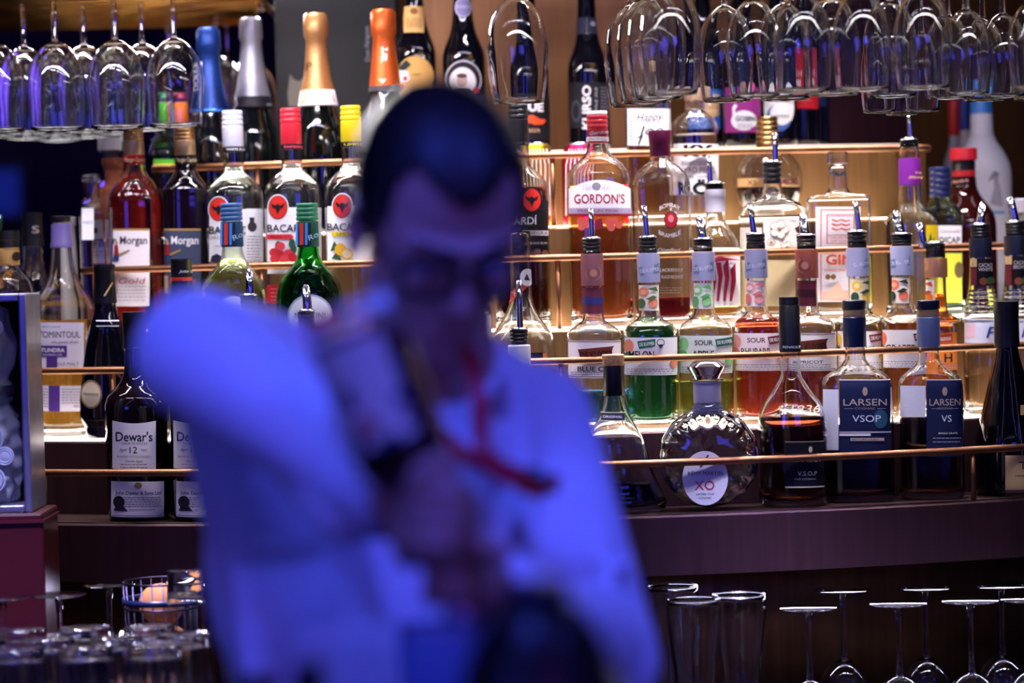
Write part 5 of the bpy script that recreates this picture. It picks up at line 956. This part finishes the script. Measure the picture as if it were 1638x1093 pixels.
# --- eyes, brows, hair
for s in (-1, 1):
    e = MB(); e.ball(hp(s * .031, -.0800, -.001), (.010, .008, .0035), HR, 16, 10); eo = e.build('eye', M('plastic', '#8a8088'), man)
    e = MB(); e.ball(hp(s * .031 + .001, -.0872, -.002), (.0040, .0015, .0022), HR, 12, 8); e.build('iris', M('plastic', '#1c1410'), eo)
    e = MB(); e.capsule(hp(s * .014, -.0955, .029), hp(s * .046, -.078, .031), .0036, .0026); e.build('eyebrow', M('hair', '#120d0e'), man)
e = MB(); NU, NV = 64, 40; keep = {}
for j in range(NV + 1):
    ph = math.pi * j / NV
    for i in range(NU):
        th = 2 * math.pi * i / NU; n = Vector((math.sin(ph) * math.cos(th), math.sin(ph) * math.sin(th), math.cos(ph)))
        p = Vector((n.x * .0805, .013 + n.y * .102, .037 + n.z * .0895)); f = -.05
        if p.y < -.02: f = (.066 + .020 * min(1, max(0, (abs(p.x) - .012) / .03)) - .03 * max(0, (abs(p.x) - .052) / .02)) if p.y < -.045 else .02
        elif p.y < .03: f = -.012
        keep[(j, i)] = p.z > f; e.V.append(hp(*p))
for j in range(NV):
    for i in range(NU):
        q = [(j, i), (j + 1, i), (j + 1, (i + 1) % NU), (j, (i + 1) % NU)]
        if all(keep[a] for a in q): e.F.append(tuple(a * NU + c for a, c in q)); e.mi.append(0)
hair = e.build('hair', M('hair', '#0d0a0e'), man)
bm = bmesh.new(); bm.from_mesh(hair.data); bmesh.ops.delete(bm, geom=[v for v in bm.verts if not v.link_faces], context='VERTS'); bmesh.ops.remove_doubles(bm, verts=bm.verts, dist=1e-5)
bmesh.ops.solidify(bm, geom=bm.faces[:], thickness=.007); bm.to_mesh(hair.data); bm.free()
# --- spectacles
e = MB()
for s in (-1, 1):
    c = Vector((s * .034, -.099, .004)); pts = []
    for t in np.linspace(0, 2 * math.pi, 33):
        n = 3.0; cx_ = math.copysign(abs(math.cos(t)) ** (2 / n), math.cos(t)); cz_ = math.copysign(abs(math.sin(t)) ** (2 / n), math.sin(t))
        pts.append(hp(c.x + .026 * cx_, c.y + .004 * abs(cx_) * (1 if s * cx_ > 0 else -.3), c.z + .019 * cz_))
    e.tube(pts, .0042, 8, False)
    e.tube([hp(s * .060, -.095, .012), hp(s * .072, -.06, .010), hp(s * .081, .005, .008), hp(s * .080, .02, -.006)], .0034, 8)
e.tube([hp(-.009, -.101, .009), hp(0, -.106, .011), hp(.009, -.101, .009)], .0026, 8)
e.build('spectacle_frame', M('plastic', '#0c0a10'), man)
# --- shirt: body, two sleeves, collar
b = MB()
b.ball(chest + Vector((-.002, 0, .02)), (.178, .118, .20)); b.ball(P(645, 1010, 2.70), (.180, .122, .22)); b.capsule(P(640, 1080, 2.71), hips + Vector((0, 0, -.05)), .155, .150)
b.capsule(neck + Vector((0, .015, -.055)), shL, .066, .062); b.capsule(neck + Vector((0, .015, -.055)), shR, .066, .070); b.ball(neck + Vector((.0, .01, -.075)), (.085, .07, .05))
b.capsule(shR, elR, .074, .060); b.capsule(elR, wrR, .060, .041); b.capsule(elR + Vector((.01, .05, -.03)), P(440, 800, 2.62), .042, .075); b.capsule(elR + Vector((.06, -.02, -.03)), wrR + Vector((-.03, .02, -.02)), .046, .034)
b.capsule(shL, elL, .062, .054); b.capsule(elL, wrL, .055, .040); b.ball(elL + Vector((.0, -.01, -.01)), .056); b.ball(P(440, 900, 2.65), (.07, .08, .14)); b.ball(P(895, 850, 2.70), (.05, .07, .13))
for p0, p1, r in (((500, 640, 2.60), (470, 900, 2.60), .02), ((560, 720, 2.585), (640, 1060, 2.58), .018), ((820, 620, 2.60), (860, 900, 2.585), .017), ((930, 800, 2.63), (985, 960, 2.53), .013), ((905, 930, 2.60), (1010, 900, 2.56), .012), ((380, 850, 2.59), (400, 1080, 2.585), .02), ((790, 700, 2.59), (800, 1060, 2.575), .014)): b.capsule(P(*p0), P(*p1), r, r * .6)
shirt = fuse(b, 'shirt', SHIRT, man, .006, 7)
e = MB()
for s in (-1, 1):          # collar wings fold down from the neck band
    pts = [neck + Vector((s * .072, .03, .012)), neck + Vector((s * .064, -.045, -.012)), neck + Vector((s * .016, -.088, -.05)), neck + Vector((s * .060, -.100, -.105)), neck + Vector((s * .098, -.05, -.072)), neck + Vector((s * .094, .03, -.045))]
    n = len(pts); q = [p + Vector((0, .006, -.004)) for p in pts]
    e.add(pts + q, [tuple(range(n)), tuple(range(2 * n - 1, n - 1, -1))] + [(i, (i + 1) % n, n + (i + 1) % n, n + i) for i in range(n)])
e.tube([neck + Vector((.072 * math.cos(t), .01 + .066 * math.sin(t), -.03 + .02 * math.sin(t))) for t in np.linspace(-1.1, math.pi + 1.1, 30)], .012, 10)
e.build('collar', SHIRT, man, recalc=True)
for w_, d_, nm in ((wrR, (wrR - elR).normalized(), 'cuff'), (wrL, (wrL - elL).normalized(), 'cuff')):
    e = MB(); e.tube([w_ - d_ * .03, w_ - d_ * .028, w_ + d_ * .024, w_ + d_ * .028], [.043, .046, .042, .039], 24); e.build(nm, SHIRT, man)
for k in range(4): e = MB(); p = P(716 - 4 * k, 700 + 110 * k, 2.578 - .004 * k); e.tube([p, p + Vector((0, .006, 0))], .0055, 14); e.build('shirt_button', M('plastic', '#cfd0dc'), man)
# --- trousers and shoes
b = MB(); b.capsule(hips + Vector((-.04, 0, 0)), hips + Vector((.04, 0, 0)), .15, .15)
for s in (-1, 1): h0, kn, an = foot[s]; b.capsule(h0, kn, .108, .075); b.capsule(kn, an, .074, .060)
fuse(b, 'trousers', DARK, man, .009, 5)
for s in (-1, 1):
    h0, kn, an = foot[s]; b = MB(); b.capsule(an + Vector((0, .035, -.045)), an + Vector((s * .02, -.17, -.05)), .042, .036); b.box(an + Vector((s * .01, -.07, -.080)), (.085, .28, .018))
    fuse(b, 'shoe', M('plastic', '#0d0d10'), man, .005, 3)
# --- red lanyard with a clip
RED = M('plastic', '#c01430'); fr = lambda a: [P(*p) for p in a]
def ribbon(mb, pts, w_, t=.0018):
    V = []; Fc = []
    for i, p in enumerate(pts):
        d = (pts[min(i + 1, len(pts) - 1)] - pts[max(i - 1, 0)]).normalized(); sd = d.cross(Vector((0, -1, 0))).normalized() * (w_ / 2); f = Vector((0, -t, 0))
        V += [p - sd, p + sd, p + sd + f, p - sd + f]
    for i in range(len(pts) - 1):
        for k in range(4): Fc.append((i * 4 + k, i * 4 + (k + 1) % 4, i * 4 + 4 + (k + 1) % 4, i * 4 + 4 + k))
    Fc += [(3, 2, 1, 0), tuple(range(len(V) - 4, len(V)))]; mb.add(V, Fc)
e = MB(); ribbon(e, fr([(738, 548, 2.60), (757, 585, 2.565), (768, 640, 2.545), (768, 700, 2.54), (772, 738, 2.53)]), .015); ribbon(e, fr([(656, 560, 2.60), (668, 620, 2.56), (700, 690, 2.545), (745, 728, 2.53), (790, 748, 2.525)]), .015); ribbon(e, fr([(764, 722, 2.526), (800, 752, 2.515), (850, 772, 2.505), (878, 782, 2.50)]), .020, .003)
lan = e.build('lanyard', RED, man, smooth=False, recalc=True)
e = MB(); e.box(P(868, 764, 2.50), (.030, .010, .013), Matrix.Rotation(.35, 3, 'Y')); e.build('clip', M('metal', '#6a7078', rough=.3), lan)
e = MB(); e.box(P(886, 776, 2.498), (.010, .012, .016), Matrix.Rotation(.35, 3, 'Y')); e.build('clip_button', RED, lan)
e = MB(); e.box(P(852, 780, 2.499), (.026, .006, .017), Matrix.Rotation(.35, 3, 'Y')); e.build('strap_end', M('plastic', '#d8321c'), lan)
# ------------------------------------------------------------------ the bottle he pours from
pb0, pb1 = P(551, 487, 2.268), P(697, 866, 2.262)
ax = (pb1 - pb0).normalized(); L = (pb1 - pb0).length; rq = Vector((0, 0, 1)).rotation_difference(ax).to_matrix().to_4x4()
sp = thing('spirit_bottle', 'white-labelled bottle of dark red spirit held tilted neck-down in the bartender hands', 'bottle'); sp.matrix_world = Matrix.Translation(pb0) @ rq
rb_ = .0395; pf = [(0, rb_ * .93), (.004, rb_), (.02, rb_), (.128, rb_), (.142, rb_ * .93), (.156, rb_ * .7), (.168, .0185), (.180, .0145), (L, .0135)]
q = np.linspace(0, L, 44); rr = pchip([p[0] for p in pf], [p[1] for p in pf], q)
mb = MB(); out = [(float(z_), float(x)) for z_, x in zip(q, rr)]; inn = [(max(.012, float(z_)), max(.004, float(x) - .0026)) for z_, x in zip(q, rr) if z_ > .012]; mb.lathe(out + inn[::-1], 40, True); mb.build('glass_body', CLEAR, sp, recalc=True)
mb = MB(); lq = [(z_, x - .0004) for z_, x in inn if z_ > .03]; lq[-1] = (L - .002, lq[-1][1]); mb.lathe(lq, 40, True); mb.build('liquid', M('liquid', '#1c0104'), sp)
# label wraps most of the body
ll = sp.matrix_world.inverted(); vd = ll.to_3x3() @ Vector((0, -1, 0)); th0 = math.atan2(vd.y, vd.x)
def arcp(mb, a0, a1, z0, z1, e_, n=30): 
    V = []; 
    for j in (0, 1):
        for i in range(n + 1): a = a0 + (a1 - a0) * i / n; V.append(((rb_ + e_) * math.cos(a), (rb_ + e_) * math.sin(a), (z0, z1)[j]))
    mb.add(V, [(i, i + 1, n + 2 + i, n + 1 + i) for i in range(n)])
mats = [M('paper', '#d6cab4'), M('paper', '#16204c'), M('paper', '#c02034'), M('paper', '#5a0c14')]
mb = MB(); mb.m = 0; arcp(mb, th0 - .55, th0 + 2.2, .032, .122, .0004, 60)
mb.m = 1; arcp(mb, th0 - .55, th0 + 2.2, .119, .122, .0006, 60)
for a, z_, w_, h_ in ((.62, .075, .30, .020), (-.5, .088, .35, .012), (-.55, .105, .30, .010), (.1, .117, .5, .007), (-.75, .058, .3, .01), (.75, .108, .28, .018)): arcp(mb, th0 + a - w_ / 2, th0 + a + w_ / 2, z_ - h_ / 2, z_ + h_ / 2, .0007, 8)
mb.m = 3; arcp(mb, th0 - .55, th0 + 2.2, .026, .032, .0004, 60)
mb.m = 2
c_, n = (.36, .101), 20; V = [((rb_ + .0009) * math.cos(th0 + c_[0] + .19 * math.cos(t)), (rb_ + .0009) * math.sin(th0 + c_[0] + .19 * math.cos(t)), c_[1] + .0078 * math.sin(t)) for t in np.linspace(0, 2 * math.pi, n, endpoint=False)]; mb.add(V, [tuple(range(n))])
mb.build('label', mats, sp)
# jigger in the left hand, tin and counter pieces in front of him
jg = thing('jigger', 'steel jigger held under the bottle mouth in the bartender lower hand', 'jigger', P(728, 934, 2.271)); jg.rotation_euler = (0, -.22, 0)
mb = MB(); mb.lathe([(-.028, .0175), (-.0275, .0175), (-.002, .0070), (.002, .0070), (.0275, .0190), (.028, .0190), (.0272, .0180), (.004, .006)], 32, True); mb.build('cup_pair', M('metal', '#8a8c98', rough=.25), jg, recalc=True)
mb = MB(); mb.lathe([(-.003, .0074), (-.002, .0082), (.002, .0082), (.003, .0074)], 32, True); mb.build('waist_ring', M('metal', '#b8bac4', rough=.25), jg)
tin = thing('shaker_tin', 'pale steel shaker tin on the counter below the pouring hands', 'shaker', P(705, 1000, 2.27)); tin.location.z = 1.1006
Ht = P(705, 1004, 2.27).z - 1.1; mb = MB(); mb.lathe([(0, .026), (.004, .028), (Ht - .004, .0375), (Ht, .0385), (Ht, .0372), (.006, .0268)], 40, True); mb.build('tin_body', M('frosted', '#8fb0e8', tr=.3, rough=.4), tin, recalc=True)
mb = MB(); mb.tube([(.038 * math.cos(t), .038 * math.sin(t), Ht) for t in np.linspace(0, 2 * math.pi, 41)], .0013, 8, False); mb.build('rim', M('metal', '#c4c8d6', rough=.3), tin)
dk_ = thing('dark_decanter', 'dark blue-black decanter out of focus at bottom centre, nearest the camera', 'decanter', P(862, 1040, 1.98)); dk_.location.z = 1.1006
Hd = P(862, 958, 1.98).z - 1.1; mb = MB(); mb.lathe([(0, .066), (.006, .070), (Hd * .45, .070)] + [(Hd * z_, r) for z_, r in ((.60, .067), (.70, .061), (.77, .056), (.84, .050), (.90, .043), (.95, .034), (1, .022))], 48, True); mb.build('decanter_body', M('plastic', '#04061a'), dk_)
mb = MB(); mb.lathe([(Hd, .0215), (Hd + .003, .0235), (Hd + .010, .0235), (Hd + .012, .020)], 32, True); mb.build('stopper', M('plastic', '#10204a'), dk_)
for px, yt, lab in ((492, 1064, 'small dark bottle top out of focus at the bottom edge, left of centre'), (392, 1083, 'dark bottle top barely showing at the bottom edge below the raised elbow')):
    p = P(px, yt, 2.02 if px > 450 else 2.11); o = thing('bitters_bottle', lab, 'bottle', (p.x, p.y, 1.1006)); h = p.z - 1.1; mb = MB(); mb.lathe([(0, .026), (.004, .028), (h * .55, .028), (h * .7, .02), (h * .8, .011), (h * .9, .010)], 32, True); mb.build('glass_body', M('dark', '#0a0a18'), o)
    mb = MB(); mb.lathe([(h * .9, .0125), (h - .002, .0125), (h, .011)], 24, True); mb.build('cap', M('plastic', '#101430'), o)
